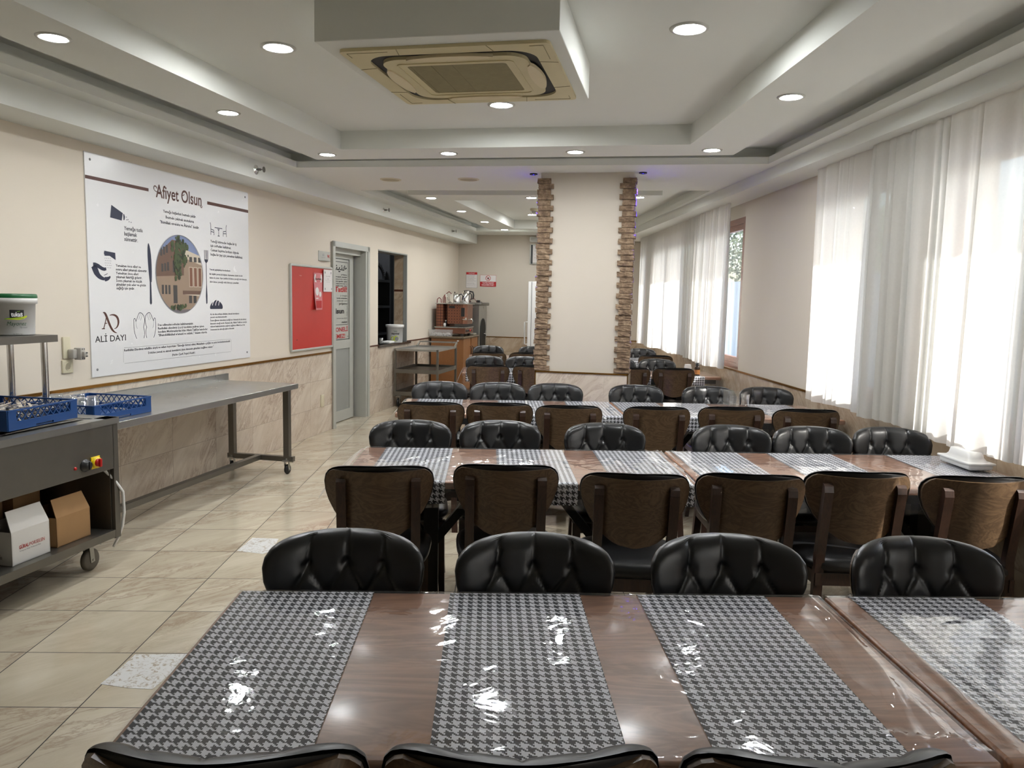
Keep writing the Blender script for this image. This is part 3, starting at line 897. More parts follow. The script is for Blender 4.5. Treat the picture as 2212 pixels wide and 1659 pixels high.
# ================================================================== CURTAINS
def curtain(y0, y1, label, xc=2.47, sd=1, top=2.575, bot=.835, amp=.026, lean=0.0):
    rg = random.Random(sd)
    L_ = abs(y1 - y0)
    ph = [rg.random() * 6.28 for _ in range(8)]
    folds = []
    y = 0
    while y < L_:
        wd = rg.choice((rg.uniform(.05, .10), rg.uniform(.12, .30))); folds.append((y, wd, rg.uniform(.35, 1.2), rg.random())); y += wd
    nu = max(60, int(L_ / .008))
    def fn(u, v):
        yy = u * L_
        fo = folds[-1]
        for q in folds:
            if q[0] <= yy < q[0] + q[1]:
                fo = q; break
        t_ = (yy - fo[0]) / fo[1]
        z = bot + (top - bot) * v
        fz = 1 - .55 * v ** 3
        pro = math.sin(2 * PI * t_) * fo[2] + .35 * math.sin(4 * PI * t_ + ph[0])
        x = xc - .012 + amp * fz * pro + .012 * math.sin(yy * 2.1 + ph[1]) * (1 - v)
        dy = .030 * fz * math.cos(2 * PI * t_) * fo[2] + .02 * math.sin(yy * 3 + ph[2] + v * 2) * (1 - v)
        x = min(x, XR - .03 if z > .9 else XR - .05)
        return (x, min(y0, y1) + yy + dy + lean * (1 - v), z + (.012 * math.sin(yy * 5 + ph[3]) if v == 0 else 0))
    m = MB(); m.grid(nu, 22, fn)
    o = m.build('curtain', MCURT, None, fixn=False)
    return tag(o, label, 'curtain', 'sheer white window curtains')
curtain(5.03, 5.99, 'narrow sheer curtain panel beside the bare wall, nearest window group', sd=2, xc=2.485)
curtain(2.98, 5.06, 'wide sheer white curtain with dark shaded middle, next to the second row table', sd=5, xc=2.455)
curtain(-1.9, 2.80, 'sheer white curtain at the window beside the front table', sd=9, xc=2.47)
curtain(8.06, 9.72, 'sheer curtain beside the uncovered window strip', sd=12, xc=2.455, bot=.86)
curtain(9.80, 12.9, 'farthest sheer curtain, partly hidden by the pillar', sd=15, xc=2.47, bot=.87)

# ================================================================== CHAIRS
def wpad(z, kind=0):
    P = [(.555, .012), (.562, .055), (.575, .088), (.60, .124), (.63, .154), (.67, .183), (.71, .204), (.75, .217), (.79, .221), (.815, .216), (.835, .203), (.848, .184), (.857, .158), (.863, .12), (.867, .06)]
    if z <= P[0][0]: return P[0][1]
    for (a_, b_), (c_, d2) in zip(P, P[1:]):
        if z <= c_:
            return b_ + (d2 - b_) * (z - a_) / (c_ - a_)
    return P[-1][1]
def yback(x, z):
    return .235 + (z - .862) * .17 - 2.0 * x * x
BTN = [(-.105, .785), (0, .785), (.105, .785)]
BT2 = [(-.155, .70), (-.052, .70), (.052, .70), (.155, .70)]
BT3 = [(-.10, .62), (0, .62), (.10, .62)]
SEG = []
for b_ in BTN:
    SEG.append((b_[0], b_[1], b_[0] + .004, .875, 1))
    for c_ in BT2:
        if abs(b_[0] - c_[0]) < .06: SEG.append((*b_, *c_, 0))
for b_ in BT2:
    for c_ in BT3:
        if abs(b_[0] - c_[0]) < .06: SEG.append((*b_, *c_, 0))
    if abs(b_[0]) > .1: pass
for b_ in BT3:
    SEG.append((b_[0], b_[1], b_[0], .55, 1))
def dseg(px, pz, s_):
    ax, az, bx, bz = s_[:4]
    dx, dz = bx - ax, bz - az
    t_ = max(0, min(1, ((px - ax) * dx + (pz - az) * dz) / (dx * dx + dz * dz)))
    return math.hypot(px - ax - t_ * dx, pz - az - t_ * dz)
def make_chair():
    c_ = thing('dining_chair', '', 'chair')
    m = MB()
    zs = [.553 + (.872 - .553) * (1 - math.cos(PI * i / 60)) / 2 for i in range(61)]
    z0, z1 = zs[0], zs[-1]
    NX = 96
    def fn(u, v):
        z = zs[round(v * 60)]
        t_ = math.sin((u - .5) * PI)
        wq = wpad(max(.555, min(.867, .867 - (z1 - z) * (.867 - .555) / (z1 - z0)))) * 1.02
        x = wq * t_
        vv = (z - (z0 + z1) / 2) / ((z1 - z0) / 2)
        F = max(0, (1 - abs(t_) ** 5)) ** .5 * max(0, (1 - abs(vv) ** 9)) ** .5
        dip = 0
        if F > 0.02:
            dm = min(dseg(x, z, s_) for s_ in SEG if s_[4])
            dn = min(dseg(x, z, s_) for s_ in SEG if not s_[4])
            dip = max(.010 * math.exp(-(dm / .004) ** 2) + .007 * math.exp(-(dm / .022) ** 2), .008 * math.exp(-(dn / .0038) ** 2) + .003 * math.exp(-(dn / .014) ** 2))
            db = min(math.hypot(x - b_[0], z - b_[1]) for b_ in BTN + BT2 + BT3)
            dip += .014 * math.exp(-(db / .014) ** 2) - (.008 if db < .006 else 0)
        th = .056 * F
        return (x, yback(x, z) - th + min(dip, .030) * min(1, F * 1.4), z)
    m.grid(NX, 60, fn)
    m.grid(40, 20, lambda u, v: ((lambda z, t_: (wpad(z) * 1.02 * t_, yback(wpad(z) * t_, z) + .001, z))(.555 + .312 * v, 2 * u - 1)))
    m.build('back_cushion', MLEATH, c_)
    m = MB()
    zz = [.555 + .292 * i / 28 for i in range(29)]
    for off_ in (.003, .016):
        m.grid(28, 28, lambda u, v, o=off_: ((lambda z, t_: (wpad(z) * t_, yback(wpad(z) * t_, z) + o, z))(zz[round(v * 28)], math.sin((u - .5) * PI))))
    rim = []
    for sgn in (-1, 1):
        a1 = [(wpad(z) * sgn, z) for z in zz]
        vs = [(x, yback(x, z) + .003, z) for x, z in a1] + [(x, yback(x, z) + .016, z) for x, z in a1]
        n = len(a1)
        m.add(vs, [(i, i + 1, n + i + 1, n + i) for i in range(n - 1)])
    for z in (zz[0], zz[-1]):
        xs = [wpad(z) * (2 * i / 8 - 1) for i in range(9)]
        vs = [(x, yback(x, z) + .003, z) for x in xs] + [(x, yback(x, z) + .016, z) for x in xs]
        m.add(vs, [(i, i + 1, 10 + i, 9 + i) for i in range(8)])
    m.build('back_panel', MCHW, c_)
    # seat
    m = MB()
    prof = [(.425, .93), (.43, .99), (.445, 1.03), (.462, 1.02), (.474, .97), (.482, .85), (.487, .5), (.488, .001)]
    def sp(q):
        cx, sy = math.cos(q), math.sin(q)
        e_ = .55
        x = .209 * (abs(cx) ** e_) * (1 if cx > 0 else -1)
        y = .222 * (abs(sy) ** e_) * (1 if sy > 0 else -1)
        return x * (1 - .12 * (y / .222) * .8), y - .022
    N = 44
    vs = []
    for z, k in prof:
        for i in range(N):
            x, y = sp(2 * PI * i / N)
            vs.append((x * k, (y + .022) * k - .022, z))
    m.add(vs, [(r * N + i, r * N + (i + 1) % N, (r + 1) * N + (i + 1) % N, (r + 1) * N + i) for r in range(len(prof) - 1) for i in range(N)], 0, True)
    m.add(vs[:N], [tuple(range(N))])
    m.build('seat', MLEATH, c_)
    m = MB()
    m.bar((-.175, -.19, .395), (.175, -.19, .395), .02, .055); m.bar((-.155, .175, .395), (.155, .175, .395), .02, .055)
    for s_ in (-1, 1):
        m.bar((.18 * s_, -.19, .395), (.16 * s_, .19, .395), .02, .055)
    m.build('seat_frame', MCHL, c_)
    for s_ in (-1, 1):
        m = MB()
        A_ = [(.187 * s_, -.192, .423), (.187 * s_, -.192, .33), (.199 * s_, -.212, .0)]
        ws = [.042, .040, .026]
        for (p, q, wa, wb_) in ((A_[0], A_[1], ws[0], ws[1]), (A_[1], A_[2], ws[1], ws[2])):
            vs = [(P_[0] + i * w_ / 2, P_[1] + j * w_ / 2, P_[2]) for P_, w_ in ((p, wa), (q, wb_)) for i, j in ((-1, -1), (1, -1), (1, 1), (-1, 1))]
            m.add(vs, [(3, 2, 1, 0), (4, 5, 6, 7), (0, 1, 5, 4), (1, 2, 6, 5), (2, 3, 7, 6), (3, 0, 4, 7)])
        m.build('leg', MCHL, c_)
        m = MB()
        xx = .150 * s_
        prof2 = []
        for z in (.0, .2, .40, .50, .60, .70, .78, .805, .815):
            yb = yback(.15, max(z, .5)) + .017 if z >= .5 else yback(.15, .5) + .017 + (.5 - z) ** 2 * .28
            th = .034 if .3 < z < .8 else (.026 if z <= .3 else (.024 if z < .81 else .010))
            prof2.append((xx + (.022 * s_ * (1 - z / .5) if z < .5 else 0), yb, th, z))
        vs = []
        for x, y, th, z in prof2:
            vs += [(x - .019, y, z), (x + .019, y, z), (x + .019, y + th, z), (x - .019, y + th, z)]
        fs = [(4 * r + i, 4 * r + (i + 1) % 4, 4 * r + 4 + (i + 1) % 4, 4 * r + 4 + i) for r in range(len(prof2) - 1) for i in range(4)]
        n = len(prof2) * 4
        m.add(vs, fs + [(3, 2, 1, 0), (n - 4, n - 3, n - 2, n - 1)])
        m.build('leg', MCHL, c_)
    return c_
chair = make_chair()
_used = [False]
def put_chair(x, ytop, facing, label, group, turn=0.0):
    """facing 'cam' = padded side toward the camera; ytop = distance of the back's upper edge"""
    rz = (0 if facing == 'cam' else PI) + math.radians(turn)
    off_ = Matrix.Rotation(rz, 3, 'Z') @ Vector((0, .235 - (.022 if facing == 'cam' else -.018), 0))
    loc = (x - off_.x, ytop + (.018 if facing == 'cam' else 0.0) - off_.y, 0)
    if not _used[0]:
        _used[0] = True
        chair.location = loc; chair.rotation_euler = (0, 0, rz); chair['label'] = label; chair['group'] = group
        return chair
    return dup(chair, loc, rz, label, group)
ordn = ['leftmost', 'second from left', 'third from left', 'fourth from left', 'fifth from left', 'rightmost']
rows = [
 ('front row chairs with their backs to the camera', 'away', [(-.405, 1.058, 0), (.065, 1.058, 0), (.545, 1.05, 0)],
  ['black chair at the bottom left, tucked under the front table', 'black chair at the bottom centre, tucked under the front table', 'black chair at the bottom right, tucked under the front table']),
 ('tufted chairs on the far side of the front table', 'cam', [(-.396, 2.205, 1), (.142, 2.19, 0), (.694, 2.2, 0), (1.262, 2.195, 2)], None),
 ('wood backed chairs on the near side of the second table', 'away', [(-.431, 3.07, 5), (.082, 3.13, -1), (.601, 3.0, -4), (1.081, 3.02, -6), (1.569, 3.09, -3), (2.046, 3.04, -2)], None),
 ('tufted chairs on the far side of the second table', 'cam', [(-.414, 4.27, 0), (.073, 4.30, 0), (.644, 4.27, 1), (1.345, 4.27, 1), (1.795, 4.27, 0), (2.25, 4.285, 0)], None),
 ('wood backed chairs on the near side of the third table', 'away', [(-.375, 5.04, 0), (.083, 5.06, 0), (.540, 4.99, 0), (1.125, 5.0, -2), (1.641, 5.05, -3), (2.13, 5.0, -3)], None),
 ('tufted chairs on the far side of the third table', 'cam', [(-.385, 6.30, 0), (.080, 6.30, 0), (.545, 6.305, 0), (1.197, 6.30, 1), (1.79, 6.30, 1), (2.26, 6.30, 1)], None),
 ('wood backed chairs at the table behind the pillar', 'away', [(.0, 8.0, 0), (.48, 8.04, 0), (1.477, 7.99, -1), (1.953, 8.03, -2)], None),
 ('tufted chairs at the table behind the pillar', 'cam', [(-.043, 9.24, 0), (.425, 9.245, 0), (1.525, 9.245, 1), (2.0, 9.245, 1)], None),
 ('wood backed chairs at the farthest table', 'away', [(.01, 9.93, 0), (.49, 9.96, 0), (2.16, 9.92, -4)], None),
 ('tufted chairs at the farthest table', 'cam', [(-.004, 11.29, 0), (.658, 11.29, 0), (2.2, 11.29, 3)], None)]
tn = ['', 'front', 'second', 'second', 'third', 'third', 'fourth', 'fourth', 'farthest', 'farthest']
for ri, (grp, fc, lst, labs) in enumerate(rows):
    for i, (x, y, tr_) in enumerate(lst):
        if labs:
            lb = labs[i]
        else:
            pos_ = ordn[i] if i < len(lst) - 1 else 'rightmost'
            side = 'black tufted chair on the far side of the %s table' if fc == 'cam' else 'chair showing its wooden back on the near side of the %s table'
            lb = (side % tn[ri]) + ', ' + pos_
            if ri == 5 and i == 5: lb = 'black tufted chair with a sunlit stripe, rightmost behind the third table'
            if ri == 2 and i == 5: lb = 'wooden backed chair with a sunlit patch, rightmost at the second table'
        put_chair(x, y, fc, lb, grp, tr_)

# ================================================================== TABLES, RUNNERS, PLASTIC COVERS
TZ = .745
def table(x0, x1, y0, y1, label):
    cx, cy = (x0 + x1) / 2, (y0 + y1) / 2
    r_ = thing('dining_table', label, 'table', (cx, cy, 0), 0, 'long dining tables')
    hx, hy = (x1 - x0) / 2, (y1 - y0) / 2
    m = MB(); m.rbox(-hx, hx, -hy, hy, TZ - .032, TZ, .006); m.build('tabletop', MTAB, r_)
    m = MB()
    for s_ in (-1, 1):
        m.bar((-hx + .06, s_ * (hy - .05), TZ - .055), (hx - .06, s_ * (hy - .05), TZ - .055), .03, .044)
        m.bar((s_ * (hx - .06), -hy + .05, TZ - .055), (s_ * (hx - .06), hy - .05, TZ - .055), .03, .044)
    m.build('apron', MBLACKM, r_)
    for s_ in (-1, 1):
        px = s_ * (hx - .38)
        m = MB()
        m.bar((px, 0, .05), (px, 0, TZ - .07), .07)
        for q in (-1, 1):
            m.bar((px, 0, .34), (px + q * .27, 0, TZ - .07), .05, .04); m.bar((px, 0, .56), (px, q * .26, TZ - .07), .05, .04)
            m.bar((px, 0, .06), (px + q * .24, .02 * q, .03), .05, .05)
        m.build('pedestal', MBLACKM, r_)
    return r_
def runner(xc, y0, y1, label, w_=.355, hang=.095, grp=None, hf=.05):
    pth = [(y0 - .004, TZ - hang), (y0 - .0045, TZ - .008), (y0 - .002, TZ + .0005), (y0 + .004, TZ + .0022), (y1 - .004, TZ + .0022), (y1 + .002, TZ + .0005), (y1 + .0045, TZ - .008), (y1 + .004, TZ - hf)]
    ln = [0]
    for p, q in zip(pth, pth[1:]): ln.append(ln[-1] + math.hypot(q[0] - p[0], q[1] - p[1]))
    m = MB()
    n = len(pth) - 1
    m.grid(6, n, lambda u, v: ((u - .5) * w_, pth[round(v * n)][0], pth[round(v * n)][1]), sm=False, uv=lambda u, v: (u * w_, ln[round(v * n)]))
    o = m.build('table_runner', MHT, None, loc=(xc, 0, 0), fixn=False)
    return tag(o, label, 'table runner', grp)
def smooth_noise(sd):
    rg = random.Random(sd)
    T = [(rg.uniform(-1, 1), rg.uniform(-1, 1), rg.random() * 6.28, rg.uniform(.4, 1)) for _ in range(14)]
    def f(x, y):
        s_ = 0
        for a_, b_, p_, w_ in T:
            s_ += w_ * math.sin(a_ * x + b_ * y + p_)
        return s_ / 6
    return f
def cover(x0, x1, y0, y1, label, sd, ridges=(), hang=.11, amp=.0012, rx=0.0, endhang=None):
    f1 = smooth_noise(sd)
    L_ = (x1 - x0)
    ys = [(-hang, -1), (-.004, -1), (0, 0)]
    n_in = 60
    prof_ = []
    for k in range(6): prof_.append((y0 - .009 - .004 * abs(math.sin(k)), TZ - hang + hang * k / 6 - .002))
    prof_.append((y0 - .006, TZ - .004)); prof_.append((y0 - .001, TZ + .0045))
    for k in range(n_in + 1): prof_.append((y0 + .008 + (y1 - y0 - .016) * k / n_in, TZ + .0055))
    prof_.append((y1 + .001, TZ + .0045)); prof_.append((y1 + .006, TZ - .004))
    for k in range(5): prof_.append((y1 + .008, TZ - .004 - .010 * (k + 1)))
    n = len(prof_) - 1
    nx = int(L_ / .012)
    def fn(u, v):
        x = x0 + u * L_
        y, z = prof_[round(v * n)]
        if z > TZ:
            h_ = amp * abs(f1(x * 40, y * 26)) + amp * .8 * abs(f1(x * 90 + 5, y * 70))
            for (ax, ay, bx, by, hh, wd) in ridges:
                dx, dy = bx - ax, by - ay
                t_ = max(0, min(1, ((x - ax) * dx + (y - ay) * dy) / (dx * dx + dy * dy)))
                dd = math.hypot(x - ax - t_ * dx, y - ay - t_ * dy)
                h_ += hh * math.exp(-(dd / wd) ** 2) * (.6 + .4 * math.sin(t_ * 9 + ax * 20))
            z += h_
        else:
            y += (.010 + .006 * math.sin(x * 23 + sd) + .004 * math.sin(x * 61)) * min(1, (TZ - z) / .05) * (-1 if v < .5 else 1)
        return (x, y, z)
    m = MB(); m.grid(nx, n, fn)
    o = m.build('plastic_table_cover', MFILM, None, fixn=False)
    return tag(o, label, 'table cover', 'clear plastic covers over the tables')
T_ = [  # table rows: y0, y1, [(x0, x1)], runner centres
 (1.285, 2.068, [(-.665, .930), (.945, 2.54)], [-.477, .085, .598, 1.19, 1.78, 2.3], 'front'),
 (3.36, 4.135, [(-.645, .945), (.96, 2.555)], [-.357, .228, .745, 1.175, 1.69, 2.345], 'second'),
 (5.385, 6.165, [(-.64, .955), (.97, 2.53)], [-.37, .26, .785, 1.165, 1.56, 2.22], 'third'),
 (8.42, 9.085, [(-.28, 1.13), (1.145, 2.55)], [-.065, .31, .9, 1.6, 2.19], 'fourth'),
 (10.42, 11.12, [(-.27, 1.13), (1.145, 2.5)], [.0, .55, 1.5, 2.1], 'farthest')]
for ti, (y0, y1, xs, rc, nm) in enumerate(T_):
    for k, (a_, b_) in enumerate(xs):
        lr = 'left' if k == 0 else 'window side'
        table(a_, b_, y0, y1, '%s half of the %s row table, walnut top under clear plastic' % (lr, nm))
        rd = []
        rg = random.Random(ti * 7 + k)
        if ti == 0 and k == 0:
            rd = [(.90, 2.08, .87, 1.30, .010, .012), (.83, 2.0, .80, 1.55, .005, .008), (.88, 1.62, .80, 1.30, .012, .010), (.78, 1.36, .93, 1.30, .02, .014)]
        elif ti == 0:
            rd = [(1.02, 2.08, .98, 1.3, .006, .008), (1.07, 2.0, 1.05, 1.3, .004, .006), (1.2, 1.8, 1.5, 1.75, .003, .01), (1.15, 1.55, 1.45, 1.5, .003, .008)]
        else:
            for q in range(12 if k == 0 else 7):
                px, py = rg.uniform(a_ + .1, b_ - .05), rg.uniform(y0 + .05, y1 - .1)
                ang = rg.uniform(.9, 2.2)
                l_ = rg.uniform(.15, .45)
                rd.append((px, py, min(b_, px + math.cos(ang) * l_), min(y1, py + math.sin(ang) * l_), rg.uniform(.003, .008), rg.uniform(.006, .014)))
            for q in range(4 if k == 0 else 2):
                xx = b_ - .02 - .1 * q * rg.random() if k == 0 else a_ + .02 + .12 * q
                rd.append((xx, y0, xx + rg.uniform(-.03, .03), y1, .007, .010))
        cover(a_ + .002, b_ - .002, y0, y1, 'clear plastic sheet over the %s half of the %s row table' % (lr, nm), 3 + ti * 2 + k, rd, amp=.0005 if ti == 0 else .0015)
    for i, xc_ in enumerate(rc):
        pos_ = ['leftmost', 'second from left', 'third from left', 'fourth from left', 'fifth from left', 'sixth from left'][i] if i < len(rc) - 1 else 'rightmost'
        runner(xc_, y0, y1, 'black and white houndstooth runner on the %s row table, %s' % (nm, pos_), grp='houndstooth runners across the tables')
# plastic drooping past the left table ends
for ti, (y0, y1, xe, dr) in enumerate([(3.36, 4.135, -.645, .10), (5.385, 6.165, -.64, .16), (8.42, 9.085, -.28, .55)]):
    m = MB()
    f1 = smooth_noise(50 + ti)
    m.grid(14, 30, lambda u, v: (xe - .003 - u * (.10 + .05 * f1(v * 9, 1)) * (1.9 if ti == 2 else 1), y0 + .03 + (y1 - y0 - .06) * v, TZ + .004 - dr * (u ** 1.3) + .01 * f1(v * 22, u * 6) * u))
    tag(m.build('hanging_plastic_flap', MFILMH, None, fixn=False), 'clear plastic flap drooping off the left end of the %s row table' % ['second', 'third', 'fourth'][ti], 'table cover', 'plastic flaps at the table ends')

# ================================================================== THINGS ON THE LEFT WALL
PS0, PZ0, PW, PH = 5.485, .96, 2.02, 1.495
po = thing('wall_poster', 'large white poster with table manners and an oval building photo', 'poster', WL(0, PS0, PZ0), TH)
m = MB(); m.box(.001, .009, 0, PW, 0, PH); m.build('board', MPOST, po)
m = MB()
for u, v in ((.05, 1.45), (1.97, 1.45), (.05, .05), (1.965, .05)): m.lathe([(.0001, .013), (.008, .012), (.009, .009)], (0, u, v), 12, axis='x')
m.build('screws', MGREYI, po)
F1 = fl(.0098)
m = MB()   # 0 brown, 1 navy, 2 ink, 3 black, 4 white, 5 grey
rect2d(m, 0, .638, 1.320, 1.343, F1, 0); rect2d(m, 1.38, PW, 1.315, 1.341, F1, 0)
put_text(m, 'Afiyet Olsun', 1.01, 1.292, .098, .58, 'C', 0, 4, bold=.014, frame=F1)
stroke2d(m, bez((.70, 1.345), (.69, 1.375), (.725, 1.38), (.735, 1.355)), .009, F1); stroke2d(m, bez((.70, 1.345), (.715, 1.325), (.755, 1.33), (.79, 1.335)), .006, F1)
stroke2d(m, bez((1.275, 1.30), (1.29, 1.27), (1.31, 1.275), (1.305, 1.295)), .007, F1); stroke2d(m, bez((1.045, 1.365), (1.035, 1.345), (1.06, 1.335), (1.07, 1.36)), .007, F1)
put_text(m, 'Yeme\u011fe ba\u015flarken besmele \u00e7ekilir.', 1.01, 1.187, .022, .42, 'C', 2, 1, bold=.022, frame=F1)
put_text(m, 'Besmele \u00e7ekmek unutulursa', 1.01, 1.145, .022, .36, 'C', 2, 1, bold=.022, frame=F1)
put_text(m, '"Bismillahi evvelehu ve \u00c2hirahu" denilir.', 1.01, 1.103, .022, .50, 'C', 2, 1, bold=.022, frame=F1)
poly2d(m, [(.239, 1.176), (.223, 1.089), (.339, 1.079), (.352, 1.132)], F1, 1)
poly2d(m, [(.356, 1.128), (.357, 1.084), (.368, 1.086), (.374, 1.108), (.367, 1.125)], F1, 1)
for u, v in ((.388, 1.108), (.392, 1.090), (.405, 1.092), (.415, 1.078), (.436, 1.076)): disc2d(m, u, v, .004, F1, 1, 8)
for i, tx in enumerate(('Yeme\u011fe tuzla', 'ba\u015flamak', 's\u00fcnnettir.')):
    put_text(m, tx, .360, 1.017 - i * .038, .027, (.198, .135, .142)[i], 'L', 2, 2, bold=.022, frame=F1)
# tap and hand
poly2d(m, [(.150, .842), (.156, .858), (.262, .850), (.264, .800), (.205, .826), (.157, .824)], F1, 1)
for r in range(5):
    for c_ in range(4): disc2d(m, .160 + c_ * .017 + (r % 2) * .004, .808 - r * .016, .0028, F1, 1, 6)
stroke2d(m, bez((.050, .752), (.075, .70), (.09, .675), (.150, .665), 10), [.05, .05, .05, .05, .045, .04, .036, .032, .028, .024, .018], F1, 1)
stroke2d(m, bez((.150, .665), (.175, .665), (.195, .672), (.205, .686)), [.03, .03, .028, .026, .024, .02, .018, .014, .01], F1, 1)
stroke2d(m, bez((.045, .758), (.10, .765), (.12, .722), (.168, .735)), [.03, .03, .028, .028, .026, .026, .024, .022, .018], F1, 1)
stroke2d(m, bez((.145, .692), (.16, .694), (.17, .70), (.18, .705)), .004, F1, 1)
for i, tx in enumerate(('Yemekten \u00f6nce elleri ve', 'sonra elleri y\u0131kamak s\u00fcnnettir.', 'Yemekten \u00f6nce elleri', 'y\u0131kamak fakirli\u011fi giderir.', 'Sonra y\u0131kamak ise k\u00fc\u00e7\u00fck', 'g\u00fcnahlar\u0131 yok eder ve g\u00f6z\u00fcn', 'sa\u011fl\u0131\u011f\u0131 i\u00e7in iyidir.')):
    put_text(m, tx, .262, .755 - i * .0262, .0185, (.265, .335, .235, .275, .275, .315, .19)[i], 'L', 2, 1, bold=.022, frame=F1)
# AD logo
stroke2d(m, bez((.121, .437), (.165, .45), (.17, .30), (.253, .293), 12), [.004, .01, .018, .02, .02, .02, .02, .02, .019, .018, .014, .009, .003], F1, 0)
stroke2d(m, bez((.155, .42), (.15, .39), (.135, .35), (.122, .327)), .008, F1, 0); stroke2d(m, [(.105, .326), (.135, .326)], .006, F1, 0); stroke2d(m, [(.133, .363), (.158, .363)], .006, F1, 0)
stroke2d(m, bez((.185, .418), (.295, .44), (.29, .325), (.225, .322), 12), [.004, .009, .013, .016, .019, .02, .02, .019, .016, .013, .01, .006, .003], F1, 0)
put_text(m, 'AL\u0130 DAYI', .190, .236, .044, .305, 'C', 3, 3, bold=.008, frame=F1)
# praying hands
def mir(p): return [(2 * .5535 - a_, b_) for a_, b_ in p]
for pts_ in (bez((.458, .242), (.425, .30), (.43, .33), (.432, .382)) + bez((.432, .382), (.438, .395), (.452, .392), (.452, .372)), bez((.455, .368), (.475, .40), (.485, .43), (.500, .431)),
             bez((.500, .431), (.515, .432), (.545, .42), (.551, .385)), bez((.551, .385), (.552, .36), (.545, .345), (.535, .325)), bez((.535, .325), (.548, .295), (.55, .28), (.538, .243)),
             bez((.452, .372), (.455, .35), (.455, .33), (.468, .315), 5), bez((.485, .38), (.498, .40), (.502, .415), (.505, .425), 5), bez((.505, .375), (.518, .395), (.522, .41), (.525, .42), 5)):
    w_ = .0045 if len(pts_) > 6 else .002
    stroke2d(m, pts_, w_, F1, 1); stroke2d(m, mir(pts_), w_, F1, 1)
for i, tx in enumerate(('Dua edilmeden sofradan kalk\u0131lmamal\u0131d\u0131r.', 'Ras\u00fblullah efendimiz (s.a.v) kendisine yediren i\u00e7iren', "kendisini M\u00fcsl\u00fcmanlardan k\u0131lan Allah\u00fc Te\u00e2l\u00e2'ya hamdeder.", '"Elhamd\u00fclill\u00e2hillez\u00ee at\u2019amen\u00e2 ve sek\u00e2n\u00e2..." duas\u0131n\u0131 okurdu.')):
    put_text(m, tx, .702, .328 - i * .026, .017, (.45, .595, .65, .64)[i], 'L', 2, 1, bold=.022, frame=F1)
put_text(m, 'Res\u00fblullah Efendimiz sallall\u00e2hu aleyhi ve sellem buyurdular: "Ekme\u011fe h\u00fcrmet ediniz. Muhakkak o, g\u00f6\u011f\u00fcn ve yerin bereketlerindendir.', 1.005, .158, .0165, 1.37, 'C', 2, 1, bold=.022, frame=F1)
put_text(m, 'D\u00f6k\u00fclen yemek ve ekmek k\u0131r\u0131nt\u0131lar\u0131n\u0131 yiyen kimsenin g\u00fcnahlar\u0131 ma\u011ffiret olunur."', 1.005, .124, .0165, .85, 'C', 2, 1, bold=.022, frame=F1)
put_text(m, '(Hadis-i \u015eerif, Feyzu\'l-Kadir)', 1.013, .090, .0165, .30, 'C', 2, 1, bold=.022, frame=F1)
for a_, b_ in (((.32, .183), (1.695, .183)), ((.32, .072), (1.695, .072)), ((.311, .175), (.311, .08)), ((1.703, .175), (1.703, .08))): stroke2d(m, [a_, b_], .002, F1, 5)
# knife, fork
poly2d(m, bez((.617, .942), (.600, .93), (.602, .80), (.622, .655)) + [(.616, .50), (.628, .488), (.640, .50), (.638, .655)] + bez((.644, .66), (.654, .75), (.65, .90), (.622, .942)), F1, 1)
poly2d(m, [(1.322, .862), (1.328, .845), (1.344, .832), (1.343, .66), (1.334, .56), (1.336, .502), (1.344, .49), (1.354, .502), (1.356, .56), (1.351, .66), (1.352, .832), (1.370, .845), (1.377, .862)], F1, 1)
for k in range(4): rect2d(m, 1.323 + k * .0155, 1.330 + k * .0155, .86, .938, F1, 1)
# chairs icon
for pts_ in ([(1.416, 1.172), (1.423, 1.155), (1.426, 1.112), (1.424, 1.070)], [(1.426, 1.118), (1.468, 1.112)], [(1.426, 1.098), (1.468, 1.095)], [(1.468, 1.112), (1.470, 1.070)],
             [(1.660, 1.172), (1.653, 1.155), (1.652, 1.112), (1.658, 1.070)], [(1.652, 1.118), (1.610, 1.112)], [(1.652, 1.098), (1.610, 1.095)], [(1.610, 1.112), (1.606, 1.070)],
             [(1.481, 1.136), (1.595, 1.136)], [(1.539, 1.136), (1.539, 1.072)], [(1.524, 1.070), (1.554, 1.070)], [(1.524, 1.130), (1.539, 1.112), (1.554, 1.130)]):
    stroke2d(m, pts_, .006, F1, 1)
for i, tx in enumerate(('Yeme\u011fi bitirmeden ba\u015fka bir i\u015f', 'i\u00e7in sofradan kalk\u0131lmaz.', 'Cemaat ka\u00e7\u0131rma korkusu d\u0131\u015f\u0131nda', 'ba\u015fka bir \u015fey i\u00e7in yemekten kalk\u0131lmaz.')):
    put_text(m, tx, 1.415, 1.008 - i * .0365, .022, (.40, .315, .435, .50)[i], 'L', 2, 1, bold=.022, frame=F1)
for i, tx in enumerate(('Yemek payla\u015ft\u0131k\u00e7a bereketlenir.', 'Bir ki\u015filik yemek iki ki\u015finin doymas\u0131na, \u00fc\u00e7\u00fcn\u00fc de bir', 'kimse ile yeter. Ayn\u0131 \u015fekilde iki kimse yeme\u011fi d\u00f6rt kimseye,', 'd\u00f6rt kimse yeme\u011fi sekiz kimseye yeterlidir.')):
    put_text(m, tx, 1.393, (.775, .737, .706, .672)[i], .015, (.32, .515, .59, .455)[i], 'L', 2, 1, bold=.022, frame=F1)
